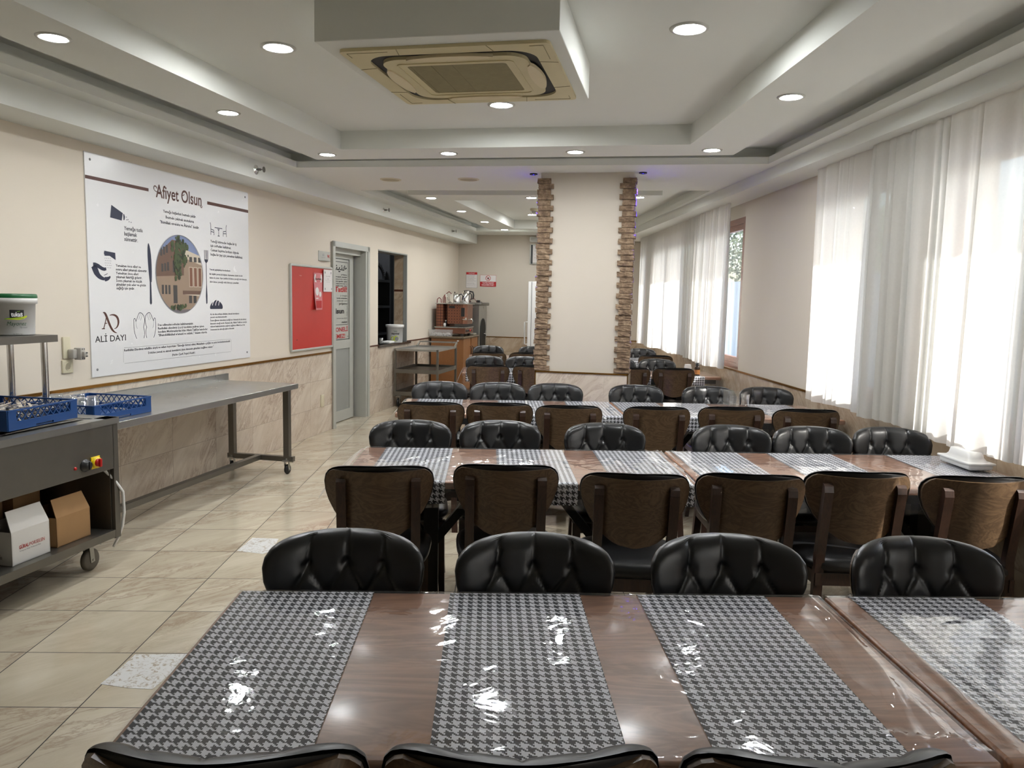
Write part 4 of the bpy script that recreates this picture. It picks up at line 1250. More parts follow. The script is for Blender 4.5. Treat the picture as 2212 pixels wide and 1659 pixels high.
# bread
pb = bez((1.395, .450), (1.37, .475), (1.43, .52), (1.484, .526), 10) + bez((1.484, .526), (1.55, .52), (1.60, .475), (1.573, .450), 10)
poly2d(m, pb, F1, 1)
for k in range(3): stroke2d(m, bez((1.425 + k * .046, .48), (1.43 + k * .046, .50), (1.44 + k * .044, .515), (1.46 + k * .04, .524)), .008, fl(.0101), 4)
for i, tx in enumerate(('Az da olsa sofraya d\u00f6k\u00fclen ekmek k\u0131r\u0131nt\u0131lar\u0131n\u0131', 'yemek ona h\u00fcrmettendir.', '\u0130nsano\u011flunun ekmekten yedi\u011fi her lokmada iki y\u00fcz altm\u0131\u015f', 'kimsenin eme\u011fi vard\u0131r. Bunlar\u0131n ilki, Allah\u00fc Te\u00e2l\u00e2\u2019n\u0131n emriyle', 'rahmet hazinelerinden ya\u011fmur ya\u011fd\u0131ran Mikail (a.s.)\u2019d\u0131r.', 'Sonuncusu ise ekme\u011fi pi\u015firen f\u0131r\u0131nc\u0131d\u0131r.')):
    put_text(m, tx, 1.389, (.400, .375, .347, .321, .296, .270)[i], .014, (.45, .255, .57, .58, .55, .37)[i], 'L', 2, 1, bold=.022, frame=F1)
m.build('printed_text_and_icons', [MBRN, MNAVY, MINK, MBLK, MWHP, MGREYI], po)
# oval photograph
def clip(poly, cx, cy, rx_, ry_, n=48):
    out = list(poly)
    E_ = [(cx + rx_ * math.cos(2 * PI * k / n), cy + ry_ * math.sin(2 * PI * k / n)) for k in range(n)]
    for k in range(n):
        a_, b_ = E_[k], E_[(k + 1) % n]
        ins = lambda p: (b_[0] - a_[0]) * (p[1] - a_[1]) - (b_[1] - a_[1]) * (p[0] - a_[0]) >= 0
        src, out = out, []
        for i in range(len(src)):
            p, q = src[i - 1], src[i]
            if ins(p) != ins(q):
                d1 = (b_[0] - a_[0]) * (p[1] - a_[1]) - (b_[1] - a_[1]) * (p[0] - a_[0])
                d2 = (b_[0] - a_[0]) * (q[1] - a_[1]) - (b_[1] - a_[1]) * (q[0] - a_[0])
                t_ = d1 / (d1 - d2)
                out.append((p[0] + t_ * (q[0] - p[0]), p[1] + t_ * (q[1] - p[1])))
            if ins(q): out.append(q)
        if len(out) < 3: return None
    return out
OX, OY, ORX, ORY = .993, .727, .300, .303
m = MB(); lay = [0]
def oc(pts_, mi):
    lay[0] += 1
    c_ = clip(pts_, OX, OY, ORX, ORY)
    if c_: poly2d(m, c_, fl(.0098 + lay[0] * .00002), mi)
def orc(x0, x1, y0, y1, mi): oc([(x0, y0), (x1, y0), (x1, y1), (x0, y1)], mi)
oc([(.6, .4), (1.4, .4), (1.4, 1.1), (.6, 1.1)], 0)
oc([(.6, .84), (.80, .97), (.90, 1.06), (.60, 1.1)], 6)
oc([(.65, .40), (1.05, .40), (1.05, .98), (.90, .99), (.65, .82)], 1)
oc([(.65, .40), (1.05, .40), (1.05, .72), (.65, .70)], 2)
oc([(1.04, .40), (1.32, .40), (1.32, .86), (1.04, .92)], 2)
oc([(1.04, .86), (1.32, .80), (1.32, .87), (1.04, .93)], 3)
oc([(1.04, .57), (1.32, .55), (1.32, .58), (1.04, .60)], 3)
for x, y, w_, h_ in ((.75, .86, .025, .06), (.785, .87, .025, .06), (.82, .885, .025, .06), (.89, .90, .03, .08), (.76, .74, .025, .06), (.795, .745, .025, .06), (.83, .75, .025, .065), (.90, .74, .03, .09), (.76, .57, .025, .07), (.80, .57, .025, .07), (.84, .57, .025, .07)):
    orc(x, x + w_, y, y + h_, 4)
for x in (1.115, 1.175, 1.235):
    orc(x - .006, x + .045, .63, .79, 3); orc(x, x + .038, .635, .785, 5); orc(x, x + .038, .83, .87, 4)
orc(.90, .95, .50, .64, 4); orc(1.10, 1.14, .50, .56, 4); orc(1.16, 1.2, .50, .56, 4); orc(1.02, 1.30, .57, .60, 1)
orc(.7, 1.3, .40, .45, 8)
rg = random.Random(4)
for k in range(150):
    a_, r_ = rg.random() * 6.28, rg.random() ** .6
    x, y, s_ = .99 + math.cos(a_) * r_ * .10 + rg.uniform(-.02, .03), .90 + math.sin(a_) * r_ * .13, rg.uniform(.010, .026)
    if k > 100: x, y = .955 + rg.uniform(-.035, .05), .78 + rg.uniform(-.09, .08)
    if k > 132: x, y = rg.uniform(.86, 1.06), .465 + rg.uniform(-.015, .02)
    oc([(x + s_ * math.cos(j * 1.26 + a_) * rg.uniform(.6, 1), y + s_ * math.sin(j * 1.26 + a_)) for j in range(5)], 7 if k % 3 else 9)
n_ = 60
stroke2d(m, [(OX + (ORX + .001) * math.cos(2 * PI * k / n_), OY + (ORY + .001) * math.sin(2 * PI * k / n_)) for k in range(n_ + 1)], .005, fl(.0102 + lay[0] * .00002), 6)
m.build('oval_photo', [plain('ph_sky', srgb(126, 140, 176)), plain('ph_brick', srgb(112, 86, 72)), plain('ph_stone', srgb(158, 136, 116)), plain('ph_trim', srgb(206, 194, 174)), plain('ph_glass', srgb(70, 68, 66)), plain('ph_panel', srgb(128, 86, 66)), plain('ph_roof', srgb(120, 122, 128)), plain('ph_leaf', srgb(70, 84, 50)), plain('ph_road', srgb(116, 108, 112)), plain('ph_leaf_dark', srgb(48, 58, 36))], po)
# red board
rb = thing('notice_board', 'red notice board with rounded aluminium frame beside the door', 'notice board', WL(0, 8.28, .955), TH)
BW, BH = 1.0, .905
m = MB(); m.box(.004, .016, .02, BW - .02, .02, BH - .02); m.build('red_surface', MRED, rb)
m = MB()
for a_, b_ in ((0, .022), (BW - .022, BW)): m.rbox(0, .026, a_, b_, .01, BH - .01, .006)
for a_, b_ in ((0, .024), (BH - .024, BH)): m.rbox(0, .026, .005, BW - .005, a_, b_, .006)
m.build('frame', MALU, rb)
m = MB(); m.box(.016, .0163, .12, .15, .118, .124); disc2d(m, .21, .79, .004, fl(.0165), 1); disc2d(m, .235, .788, .005, fl(.0165), 1)
m.build('small_marks', [MBLK, MPAPER], rb)
fy = thing('flyer', 'narrow red and white flyer curling on the red board', 'flyer', WL(.018, 8.80, 1.385), TH)
m = MB(); m.grid(8, 16, lambda u, v: (.002 + .028 * (1 - v) ** 2 * (1 - u) ** 2 + .006 * v * math.sin(u * 3), u * .21, v * .40))
m.build('sheet', [MPINK], fy)
m = MB(); FF = lambda u, v: (.004 + .028 * (1 - v / .4) ** 2 * (1 - u / .21) ** 2 + .006 * (v / .4) * math.sin(u / .21 * 3), u, v)
poly2d(m, [(.02, .30), (.19, .30), (.205, .345), (.19, .385), (.02, .385), (.005, .345)], FF, 1)
put_text(m, 'kurban', .105, .325, .026, .14, 'C', 2, 2, frame=lambda u, v: (FF(u, v)[0] + .001, u, v), bold=.01)
put_text(m, 'BA\u011eI\u015eI', .105, .304, .008, .08, 'C', 0, 1, frame=lambda u, v: (FF(u, v)[0] + .001, u, v))
rect2d(m, .02, .19, .02, .10, FF, 0); rect2d(m, .09, .13, .05, .075, lambda u, v: (FF(u, v)[0] + .001, u, v), 1)
disc2d(m, .07, .20, .045, FF, 1, 14); disc2d(m, .15, .17, .03, FF, 1, 12); rect2d(m, .03, .1, .12, .13, FF, 1)
m.build('printing', [MREDP, MPAPER, MBLK], fy)
ns = thing('notice_sheet', 'white printed notice sheet pinned at the upper right of the red board', 'paper', WL(.0285, 9.02, 1.585), TH)
m = MB(); m.grid(6, 8, lambda u, v: (.001 + .004 * (1 - u) ** 3 * v, u * .225, v * .245)); m.build('sheet', MPAPER, ns)
m = MB(); FF = fl(.0055)
put_text(m, 'DUYURU', .115, .165, .010, .11, 'C', 0, 1, frame=FF)
for i, tx in enumerate(('Bilgi', 'L\u00fctfen kurallara uyunuz', 'Te\u015fekk\u00fcr ederiz')): put_text(m, tx, .115, .14 - i * .018, .006, (.04, .13, .09)[i], 'C', 0, 1, frame=FF)
for u, v in ((.04, .21), (.19, .21), (.205, .03), (.04, .03)): rect2d(m, u - .008, u + .006, v - .01, v + .012, FF, 0)
m.build('print', MGREYI, ns)
pq = thing('door_plaque', 'small curved metal plaque on the wall above the red board', 'plaque', WL(0, 8.955, 1.925), TH)
m = MB(); m.grid(12, 1, lambda u, v: (.004 + .03 * math.sin(PI * u) ** .7, u * .29, v * .1), sm=True); m.box(0, .004, 0, .29, 0, .1)
for z in (-.004, .1): m.box(0, .012, 0, .29, z, z + .004)
m.build('plate', MALU, pq)
m = MB(); FF = lambda u, v: (.0055 + .03 * math.sin(PI * u / .29) ** .7, u, v)
put_text(m, 'AD', .07, .05, .025, .035, 'C', 0, 2, frame=FF); put_text(m, 'AL\u0130 DAYI', .07, .03, .01, .06, 'C', 0, 1, frame=FF); put_text(m, 'WC', .2, .035, .035, .09, 'C', 1, 2, frame=FF, bold=.02)
m.build('engraving', [MGREYI, MREDP], pq)
# sockets
sk = thing('wall_socket', 'cream square wall socket below the plugged adapter', 'socket', WL(0, 5.225, 1.01), TH)
m = MB(); m.rbox(0, .012, 0, .09, 0, .085, .003); m.build('plate', MIVORY, sk)
m = MB(); m.lathe([(.0001, .004), (.020, .004), (.022, .0135), (.026, .0138), (.026, .012)], (0, .045, .0425), 20, axis='x'); m.build('recess', MIVORY, sk)
m = MB()
for q in (-.009, .009): m.lathe([(.0001, .0048), (.003, .0046)], (0, .045 + q, .0425), 8, axis='x')
m.build('pin_holes', MBLK, sk)
sk2 = thing('wall_socket', 'narrow cream socket plate with a grey adapter plugged in', 'socket', WL(0, 5.235, 1.105), TH)
m = MB(); m.rbox(0, .014, 0, .062, 0, .14, .004); m.build('plate', MIVORY, sk2)
ad = thing('plug_adapter', 'grey multi plug adapter sticking out of the narrow wall socket', 'adapter', WL(.014, 5.285, 1.13), TH)
m = MB(); m.rbox(.0, .045, -.02, .035, -.025, .035, .008); m.rbox(.02, .075, .012, .052, -.035, .045, .006); m.rbox(.07, .095, .02, .048, -.015, .02, .004)
m.build('body', plain('adapter_grey', srgb(176, 172, 164), .4), ad)
m = MB()
for z in (-.025, .036):
    for y in (.024, .041): m.lathe([(.0001, .0762), (.004, .0760)], (0, y, z), 8, axis='x')
m.bar((.096, .03, -.01), (.096, .044, -.01), .006); m.bar((.096, .03, .012), (.096, .044, .012), .006)
m.build('sockets', MBLK, ad)
sw = thing('blank_switch_plate', 'small blank cream switch plate on the lower wall tiles', 'switch', WL(.008, 8.975, .30), TH)
m = MB(); m.rbox(0, .012, 0, .075, 0, .135, .003); m.build('plate', MIVORY, sw)

# ================================================================== STEEL WORKTABLE
wt = thing('steel_worktable', 'long wheeled stainless steel worktable against the left wall', 'worktable', WL(0, 0), TH)
WS0, WS1, WD, WZ = 4.72, 7.11, .69, .785
m = MB(); m.rbox(.02, WD, WS0, WS1, WZ - .045, WZ, .003, sm=False); m.build('tabletop', MSTEEL, wt)
m = MB(); m.box(.014, .026, WS0, WS1, WZ, WZ + .06); m.box(.012, .026, WS0, WS1, WZ + .055, WZ + .062); m.build('backsplash', MSTEEL, wt)
def caster(par, x, y, r=.045, w_=.028, wheel=MRUBK, top=.13, brake=True, name='caster'):
    c_ = MB(); c_.lathe([(.0001, -w_ / 2), (r * .86, -w_ / 2), (r, -w_ / 4), (r, w_ / 4), (r * .86, w_ / 2), (.0001, w_ / 2)], (x, y, r + .001), 20, axis='x')
    o_ = c_.build(name, wheel, par)
    f_ = MB()
    for q in (-1, 1): f_.bar((x + q * (w_ / 2 + .004), y, r * .8), (x + q * (w_ / 2 + .004), y - .012, top - .012), .003, .03)
    f_.box(x - .028, x + .028, y - .045, y + .025, top - .016, top - .004); f_.lathe([(.014, top - .004), (.014, top + .01)], (x, y - .012, 0), 12)
    f_.tube([(x - w_ / 2 - .01, y, r), (x + w_ / 2 + .01, y, r)], .007, 8)
    if brake: f_.bar((x, y + .02, top - .02), (x, y + .075, top - .045), .03, .005)
    f_.build('fork', MSTEEL, o_)
for s_ in (WS0 + .03, WS1 - .075):
    for d_ in ((.10, .62) if s_ > 6 else (.10, .40)):
        m = MB(); m.box(d_ - .025, d_ + .025, s_ - .025, s_ + .025, .155, WZ - .045); m.build('leg', MSTEELD, wt)
        caster(wt, d_, s_, .042)
    m = MB(); m.box(.06, .68 if s_ > 6 else .44, s_ - .022, s_ + .022, .112, .155); m.build('foot_bar', MSTEELD, wt)
m = MB(); m.box(.335, .385, WS0 + .06, WS1 - .1, .118, .158); m.build('long_stretcher', MSTEELD, wt)
def rack(label, loc, rz, sx, sy, h=.10):
    r_ = thing('dish_rack', label, 'dish rack', loc, rz, 'blue plastic dish racks')
    m = MB(); hx, hy = sx / 2, sy / 2
    m.box(-hx, hx, -hy, hy, 0, .004)
    m.build('base', MBLUE, r_)
    for nm_, (ax, L_, fx) in enumerate(((0, sx, -hy), (0, sx, hy), (1, sy, -hx), (1, sy, hx))):
        m = MB()
        def bar(a_, b_, w_, h_, z=0):
            A_, B_ = ((a_[0], fx, a_[1]), (b_[0], fx, b_[1])) if ax == 0 else ((fx, a_[0], a_[1]), (fx, b_[0], b_[1]))
            m.bar(A_, B_, w_, h_, up=(0, 1, 0) if ax == 0 else (1, 0, 0))
        hl = L_ / 2
        # solid lower band, top rim, corner posts, diagonal lattice
        def slab(a0, a1, z0, z1, th=.008):
            if ax == 0: m.box(a0, a1, fx - th / 2, fx + th / 2, z0, z1)
            else: m.box(fx - th / 2, fx + th / 2, a0, a1, z0, z1)
        slab(-hl, -.06, 0, h * .42); slab(.06, hl, 0, h * .42); slab(-.06, .06, h * .14, h * .42); slab(-hl, hl, h * .92, h, .012)
        for q in (-1, 1): slab(min(q * hl, q * (hl - .05)), max(q * hl, q * (hl - .05)), h * .42, h * .92)
        n = 9
        for k in range(n):
            a0, a1 = -hl + .05 + (L_ - .1) * k / n, -hl + .05 + (L_ - .1) * (k + 1) / n
            bar((a0, h * .42), (a1, h * .93), .004, .005); bar((a0, h * .93), (a1, h * .42), .004, .005)
        m.build('lattice_side', MBLUE, r_)
    return r_
RZ1 = .868
rack('blue dish rack full of loose cutlery on the heated counter', WL(.495, 4.255, RZ1), TH + math.radians(3), .49, .47)
rack('blue dish rack with drinking glasses on the steel worktable', WL(.375, 5.03, WZ + .002), TH, .45, .50)
# cutlery (countless, one pile) and a few pieces in the second rack
rg = random.Random(11)
m = MB()
for k in range(230):
    x, y = rg.uniform(-.17, .17), rg.uniform(-.16, .16)
    a_ = rg.uniform(0, PI); l_ = rg.uniform(.055, .07)
    z = .014 + rg.random() * .055 + .01 * (1 - (x * x + y * y) / .06)
    dz = rg.uniform(-.010, .014)
    m.bar((x - l_ * math.cos(a_), y - l_ * math.sin(a_), z - dz), (x + l_ * math.cos(a_), y + l_ * math.sin(a_), z + dz), rg.choice((.009, .012, .018)), .0022)
cp = m.build('cutlery_pile', MCHROME, None, loc=WL(.495, 4.255, RZ1), rz=TH + math.radians(3))
tag(cp, 'heap of loose steel cutlery filling the nearer blue rack', 'cutlery', kind='stuff')
def tumbler(label, loc, r=.034, h=.088, flip=True, name='drinking_glass', grp=None):
    m = MB()
    pr = [(.0001, .008), (r * .82, .008), (r * .96, h), (r, h), (r * .86, .0), (.0001, .0)]
    if flip: pr = [(a_, h - b_) for a_, b_ in pr]
    m.lathe(pr, seg=20)
    o = m.build(name, MGLASS, None, loc=loc)
    return tag(o, label, 'glass', grp)
gl = [(.47, 4.93), (.30, 4.93), (.385, 4.85), (.22, 4.86), (.30, 5.02), (.47, 4.845), (.21, 4.945)]
gn = ['upturned drinking glass nearest the front in the farther rack', 'drinking glass in the middle of the farther rack', 'drinking glass left of centre in the farther rack', 'drinking glass at the back left of the farther rack', 'drinking glass right of the middle in the farther rack', 'drinking glass at the front left corner of the farther rack', 'drinking glass by the back lattice of the farther rack']
for (d_, s_), lb in zip(gl, gn): tumbler(lb, WL(d_, s_, WZ + .008), grp='drinking glasses in the farther blue rack', h=.128, r=.037)
m = MB(); m.bar((0, -.09, .03), (0, .03, .045), .010, .002); m.lathe([(.0001, .0), (.018, .002), (.02, .006)], (0, .055, .04), 14)
tag(m.build('spoon', MCHROME, None, loc=WL(.40, 5.07, WZ + .006), rz=TH + .5), 'steel spoon lying among the glasses in the farther rack', 'spoon')
m = MB(); m.bar((0, -.09, .02), (0, .04, .045), .009, .002)
for k in range(4): m.bar((-.009 + k * .006, .04, .045), (-.011 + k * .0073, .095, .052), .0025, .002)
m.bar((-.012, .042, .045), (.012, .042, .045), .01, .002)
tag(m.build('fork', MCHROME, None, loc=WL(.33, 5.14, WZ + .006), rz=TH - .2), 'steel fork leaning by the lattice in the farther rack', 'fork')

# ================================================================== HEATED SERVING COUNTER
hc = thing('heated_serving_counter', 'wheeled stainless steel heated serving counter at the left edge', 'serving counter', WL(0, 0), TH)
C0, C1, CD0, CD1, CZ = 2.6, 4.69, .15, .824, .85
m = MB()
m.box(CD0, CD1 + .006, C0, C1 + .006, CZ - .035, CZ - .004)
m.box(CD0, CD1 + .006, C1 - .10, C1 + .006, CZ - .004, CZ); m.box(CD1 - .07, CD1 + .006, C0, C1, CZ - .004, CZ); m.box(CD0, CD0 + .06, C0, C1, CZ - .004, CZ)
m.build('countertop', MSTEEL, hc)
m = MB(); m.box(CD0 + .06, CD1 - .07, C0, C1 - .1, CZ - .03, CZ - .026); m.build('heated_well', MDARK, hc)
for s_, d_ in ((4.56, .45), (3.9, .45)):
    m = MB(); m.rbox(d_ - .14, d_ + .27, s_ - .56, s_ - .005, CZ - .002, CZ + .003, .002); m.tube([(d_ + .275, s_ - .52, CZ + .004), (d_ + .278, s_ - .3, CZ + .009), (d_ + .275, s_ - .05, CZ + .004)], .005, 8)
    m.build('well_lid', MSTEELD, hc)
m = MB(); m.box(CD1 - .022, CD1, C0, C1 - .035, .565, CZ - .036); m.build('front_panel', MSTEELD, hc)
m = MB(); m.box(CD0, CD1, C1 - .04, C1 - .034, .565, CZ - .036); m.box(CD0, CD1 - .02, C1 - .05, C1 - .045, .2, CZ - .036); m.box(CD0, CD0 + .006, C0, C1 - .04, .2, CZ - .04); m.build('side_panel', MSTEELD, hc)
for d_ in (CD0 + .02, CD1 - .02):
    m = MB(); m.box(d_ - .02, d_ + .02, C1 - .04, C1 - .0, .165, CZ - .036); m.build('corner_post', MSTEELD, hc)
m = MB(); m.box(CD0, CD1, C0, C1 - .042, .172, .215); m.build('lower_shelf', MSTEELD, hc)
caster(hc, CD1 - .10, C1 - .13, .062, .034, MRUB, .172)
caster(hc, CD0 + .10, C1 - .13, .062, .034, MRUB, .172)
ky = CD1
m = MB(); m.lathe([(.034, 0), (.034, .006), (.026, .008), (.024, .026), (.0001, .027)], (ky, 4.435, .625), 24, axis='x'); m.bar((ky + .028, 4.435, .605), (ky + .028, 4.435, .647), .006, .006); m.build('thermostat_knob', MBLACKP, hc)
m = MB(); m.rbox(ky, ky + .006, 4.475, 4.54, .595, .66, .002); m.lathe([(.031, 0), (.031, .010), (.0001, .0102)], (ky + .006, 4.508, .628), 24, axis='x')
sw_ = m.build('main_switch', MYEL, hc)
m = MB(); m.lathe([(.021, 0), (.021, .012), (.0001, .0122)], (ky + .016, 4.508, .628), 20, axis='x'); m.rbox(ky + .026, ky + .040, 4.500, 4.516, .606, .650, .003); m.build('red_dial', MREDK, sw_)
m = MB(); m.lathe([(.009, 0), (.009, .004), (.0001, .007)], (ky, 4.365, .622), 14, axis='x'); m.build('pilot_lamp', MREDK, hc)
m = MB(); m.tube([(CD1 - .05, C1 - .06, .56), (CD1 - .01, C1 - .03, .50), (CD1 + .012, C1 + .012, .42), (CD1 + .012, C1 + .016, .30), (CD1 + .0, C1 + .014, .22), (CD1 - .02, C1 + .005, .16), (CD1 - .05, C1 - .0, .10)], .008, 8)
m.build('power_cable', MWHITEP, hc)
for d_, s_ in ((.26, 4.57), (.26, 3.2), (.46, 4.59), (.46, 3.2)):
    m = MB(); m.tube([(d_, s_, CZ), (d_, s_, 1.262)], .0175, 16); m.build('shelf_post', MCHROME, hc)
m = MB(); m.box(.20, .52, 2.9, 4.625, 1.262, 1.30); m.build('overshelf', MSTEELD, hc)
# bucket
def bucket(label, loc, rz, r=.108, h=.20, lid=True, brand=0):
    b_ = thing('plastic_bucket', label, 'bucket', loc, rz)
    m = MB(); m.lathe([(.0001, 0), (r * .88, 0), (r * .90, .004), (r * .97, h - .034), (r * 1.055, h - .034), (r * 1.07, h - .005), (r * 1.03, h)], seg=40)
    m.build('tub', MWHITEP, b_)
    m = MB()
    if lid:
        m.lathe([(r * 1.06, h - .004), (r * 1.07, h + .003), (r * 1.05, h + .016), (r * 1.0, h + .019), (.0001, h + .017)], seg=40); m.build('lid', MGREEN, b_)
    else:
        m.lathe([(r * 1.075, h - .006), (r * 1.08, h + .004), (r * .98, h + .006), (.0001, h + .004)], seg=40); m.build('lid', MWHITEP, b_)
    def wrap(off):
        return lambda u, v: ((r * (.90 + .07 * v / (h - .034)) + off) * math.cos(u / r), (r * (.90 + .07 * v / (h - .034)) + off) * math.sin(u / r), v)
    m = MB()
    if brand == 0:
        n = 12
        A_ = wrap(.0006)
        for k in range(n):
            a_, c_ = -.018 + .07 * k / n, -.018 + .07 * (k + 1) / n
            poly2d(m, [(a_, .092), (c_, .092), (c_, .134 + .001), (a_, .134)], A_, 0)
        put_text(m, 'tuka\u015f', -.011, .100, .024, .056, 'L', 1, 3, frame=wrap(.0014), bold=.03)
        stroke2d(m, bez((.018, .127), (.02, .124), (.026, .124), (.031, .129)), .003, wrap(.0015), 2)
        stroke2d(m, bez((-.045, .084), (-.02, .094), (.03, .078), (.068, .102), 14), [.001, .003, .005, .007, .008, .009, .010, .011, .012, .013, .013, .013, .012, .01, .008], wrap(.0018), 3)
        stroke2d(m, bez((-.045, .085), (-.02, .097), (.02, .086), (.05, .090), 12), .003, wrap(.0021), 2)
        put_text(m, 'Mayonez', -.034, .052, .022, .096, 'L', 4, 3, frame=wrap(.001), slant=.25)
        put_text(m, 'Mayonnaise', .028, .038, .010, .04, 'L', 5, 1, frame=wrap(.001), slant=.25)
        put_text(m, 'Net A\u011f\u0131rl\u0131k: 9 kg e', -.005, .006, .004, .05, 'L', 0, 1, frame=wrap(.001))
    else:
        put_text(m, 'TUKA\u015e', .02, .155, .016, .05, 'C', 4, 2, frame=wrap(.0012), bold=.02)
        put_text(m, 'mayonez', .02, .118, .030, .12, 'C', 6, 2, frame=wrap(.0012), slant=.2, bold=.03)
        disc2d(m, .03, .06, .042, wrap(.001), 3, 20, .04); disc2d(m, .04, .055, .03, wrap(.0018), 5, 20); disc2d(m, -.02, .06, .03, wrap(.0008), 3, 16)
    m.build('label_print', [MBLK, MWHP, MGREENP, MLIME, MGRDK, MGREYI, MBLK], b_)
    return b_
P_ = WL(.36, 4.50, 1.302)
bucket('white mayonnaise bucket with green lid on the steel overshelf', P_, math.atan2(-P_.y, -P_.x))
# boxes on the lower shelf
def carton(label, d0, d1, s0, s1, z0, z1, mat, cat='box', grp=None, rz=0.0, flap=.10, name='cardboard_box', out=.03):
    w_, l_, h_ = d1 - d0, s1 - s0, z1 - z0
    b_ = thing(name, label, cat, WL((d0 + d1) / 2, (s0 + s1) / 2, z0), TH + rz, grp)
    m = MB(); t_ = .004
    m.box(-w_ / 2, w_ / 2, -l_ / 2, l_ / 2, 0, t_)
    m.box(w_ / 2 - t_, w_ / 2, -l_ / 2, l_ / 2, 0, h_); m.box(-w_ / 2, -w_ / 2 + t_, -l_ / 2, l_ / 2, 0, h_)
    m.box(-w_ / 2, w_ / 2, -l_ / 2, -l_ / 2 + t_, 0, h_); m.box(-w_ / 2, w_ / 2, l_ / 2 - t_, l_ / 2, 0, h_)
    m.build('carton', mat, b_)
    if flap:
        m = MB(); m.add([(w_ / 2, -l_ / 2, h_), (w_ / 2, l_ / 2, h_), (w_ / 2 - out, l_ / 2 - .022, h_ + flap), (w_ / 2 - out, -l_ / 2 + .002, h_ + flap),
                         (w_ / 2 - .004, -l_ / 2, h_), (w_ / 2 - .004, l_ / 2, h_), (w_ / 2 - out - .004, l_ / 2 - .022, h_ + flap), (w_ / 2 - out - .004, -l_ / 2 + .002, h_ + flap)],
                        [(0, 1, 2, 3), (7, 6, 5, 4), (0, 4, 5, 1), (1, 5, 6, 2), (2, 6, 7, 3), (3, 7, 4, 0)])
        m.build('flap', mat, b_)
        m = MB(); m.add([(-w_ / 2 + .01, l_ / 2, h_), (w_ / 2 - .01, l_ / 2, h_), (w_ / 2 - .02, l_ / 2 - .05, h_ + .03), (-w_ / 2 + .02, l_ / 2 - .05, h_ + .03)], [(0, 1, 2, 3)])
        m.add([(-w_ / 2 + .01, -l_ / 2, h_), (w_ / 2 - .01, -l_ / 2, h_), (w_ / 2 - .02, -l_ / 2 + .04, h_ - .02), (-w_ / 2 + .02, -l_ / 2 + .04, h_ - .02)], [(0, 1, 2, 3)])
        m.build('inner_flap', mat, b_)
    return b_, w_, l_, h_
SZ = .216
b_, w_, l_, h_ = carton('open white cardboard box with red printed name under the counter', .54, .772, 4.0, 4.235, SZ, SZ + .165, MCARDW)
m = MB(); FF = fl(w_ / 2 + .001)
put_text(m, 'G\u00dcRAL', -.075, .072, .018, .058, 'L', 0, 2, frame=FF, bold=.02); put_text(m, 'PORSELEN', -.012, .072, .018, .095, 'L', 0, 2, frame=FF)
put_text(m, "Profesyonel Tabak / Professional Plates", -.072, .058, .008, .13, 'L', 1, 1, frame=FF)
m.build('printed_name', [MREDP, MINK], b_)
m = MB(); FF = lambda u, v: (u, -l_ / 2 - .001, v)
rect2d(m, -.0, .07, .02, .075, FF, 0)
FF = lambda u, v: (u, -l_ / 2 - .0015, v)
for k in range(14): rect2d(m, .012 + k * .0035, .012 + k * .0035 + (.002 if k % 3 else .001), .03, .044, FF, 1)
for k in range(3): rect2d(m, .01, .05 - k * .008, .05 + k * .007, .053 + k * .007, FF, 1)
m.build('barcode_label', [MCARDW, MINK], b_)
carton('open brown cardboard box beside the white box under the counter', .50, .762, 4.292, 4.53, SZ, SZ + .155, MCARD, rz=.0, flap=.095)
b_, w_, l_, h_ = carton('brown cardboard box with printed symbols at the back of the lower shelf', .20, .40, 4.12, 4.33, SZ, SZ + .26, plain('cardboard_greyed', srgb(160, 128, 96), .8), flap=0)
m = MB(); FF = fl(w_ / 2 + .001)
for k in range(4): stroke2d(m, [(-.01 + k * .026, .20), (.010 + k * .026, .20), (.010 + k * .026, .222), (-.01 + k * .026, .222), (-.01 + k * .026, .20)], .003, FF)
for k in range(4): disc2d(m, k * .026, .211, .005, FF)
m.build('handling_symbols', MBLK, b_)
carton('crumpled brown cardboard box at the back right of the lower shelf', .20, .42, 4.36, 4.56, SZ, SZ + .23, MCARD, flap=.05, out=-.01, rz=.08)
# tape marks on the floor
def floor_mark(label, pts_, sd):
    m = MB(); n = len(pts_)
    m.add([(x, y, .0012) for x, y in pts_] + [(x, y, .0002) for x, y in pts_], [tuple(range(n))] + [(i, (i + 1) % n, n + (i + 1) % n, n + i) for i in range(n)])
    tag(m.build('floor_sticker', MSTK, None), label, 'sticker', 'worn white stickers on the floor tiles')
t = NT('worn_sticker'); MSTK = t.done(t.pbr(t.mixc(t.ramp(t.noise(t.obj(), 26, 5, .7, 2.0), [(.52, (0, 0, 0, 1)), (.6, (1, 1, 1, 1))]), srgb(222, 222, 220), srgb(176, 164, 146)), .35))
def at(px, py, z=0.0):
    d = (fwd + rgt * ((px - 1106) / F_PX) - upv * ((py - 829.5) / F_PX))
    k = (z - CAM_H) / d.z
    return (d.x * k, d.y * k)
floor_mark('large worn white sticker on the floor left of the front table', [at(*q) for q in ((216, 1478), (262, 1442), (292, 1414), (405, 1413), (385, 1440), (352, 1470), (330, 1489), (280, 1487))], 1)
floor_mark('smaller worn white sticker on the floor near the second row', [at(*q) for q in ((512, 1190), (545, 1162), (602, 1164), (588, 1190), (570, 1197))], 2)

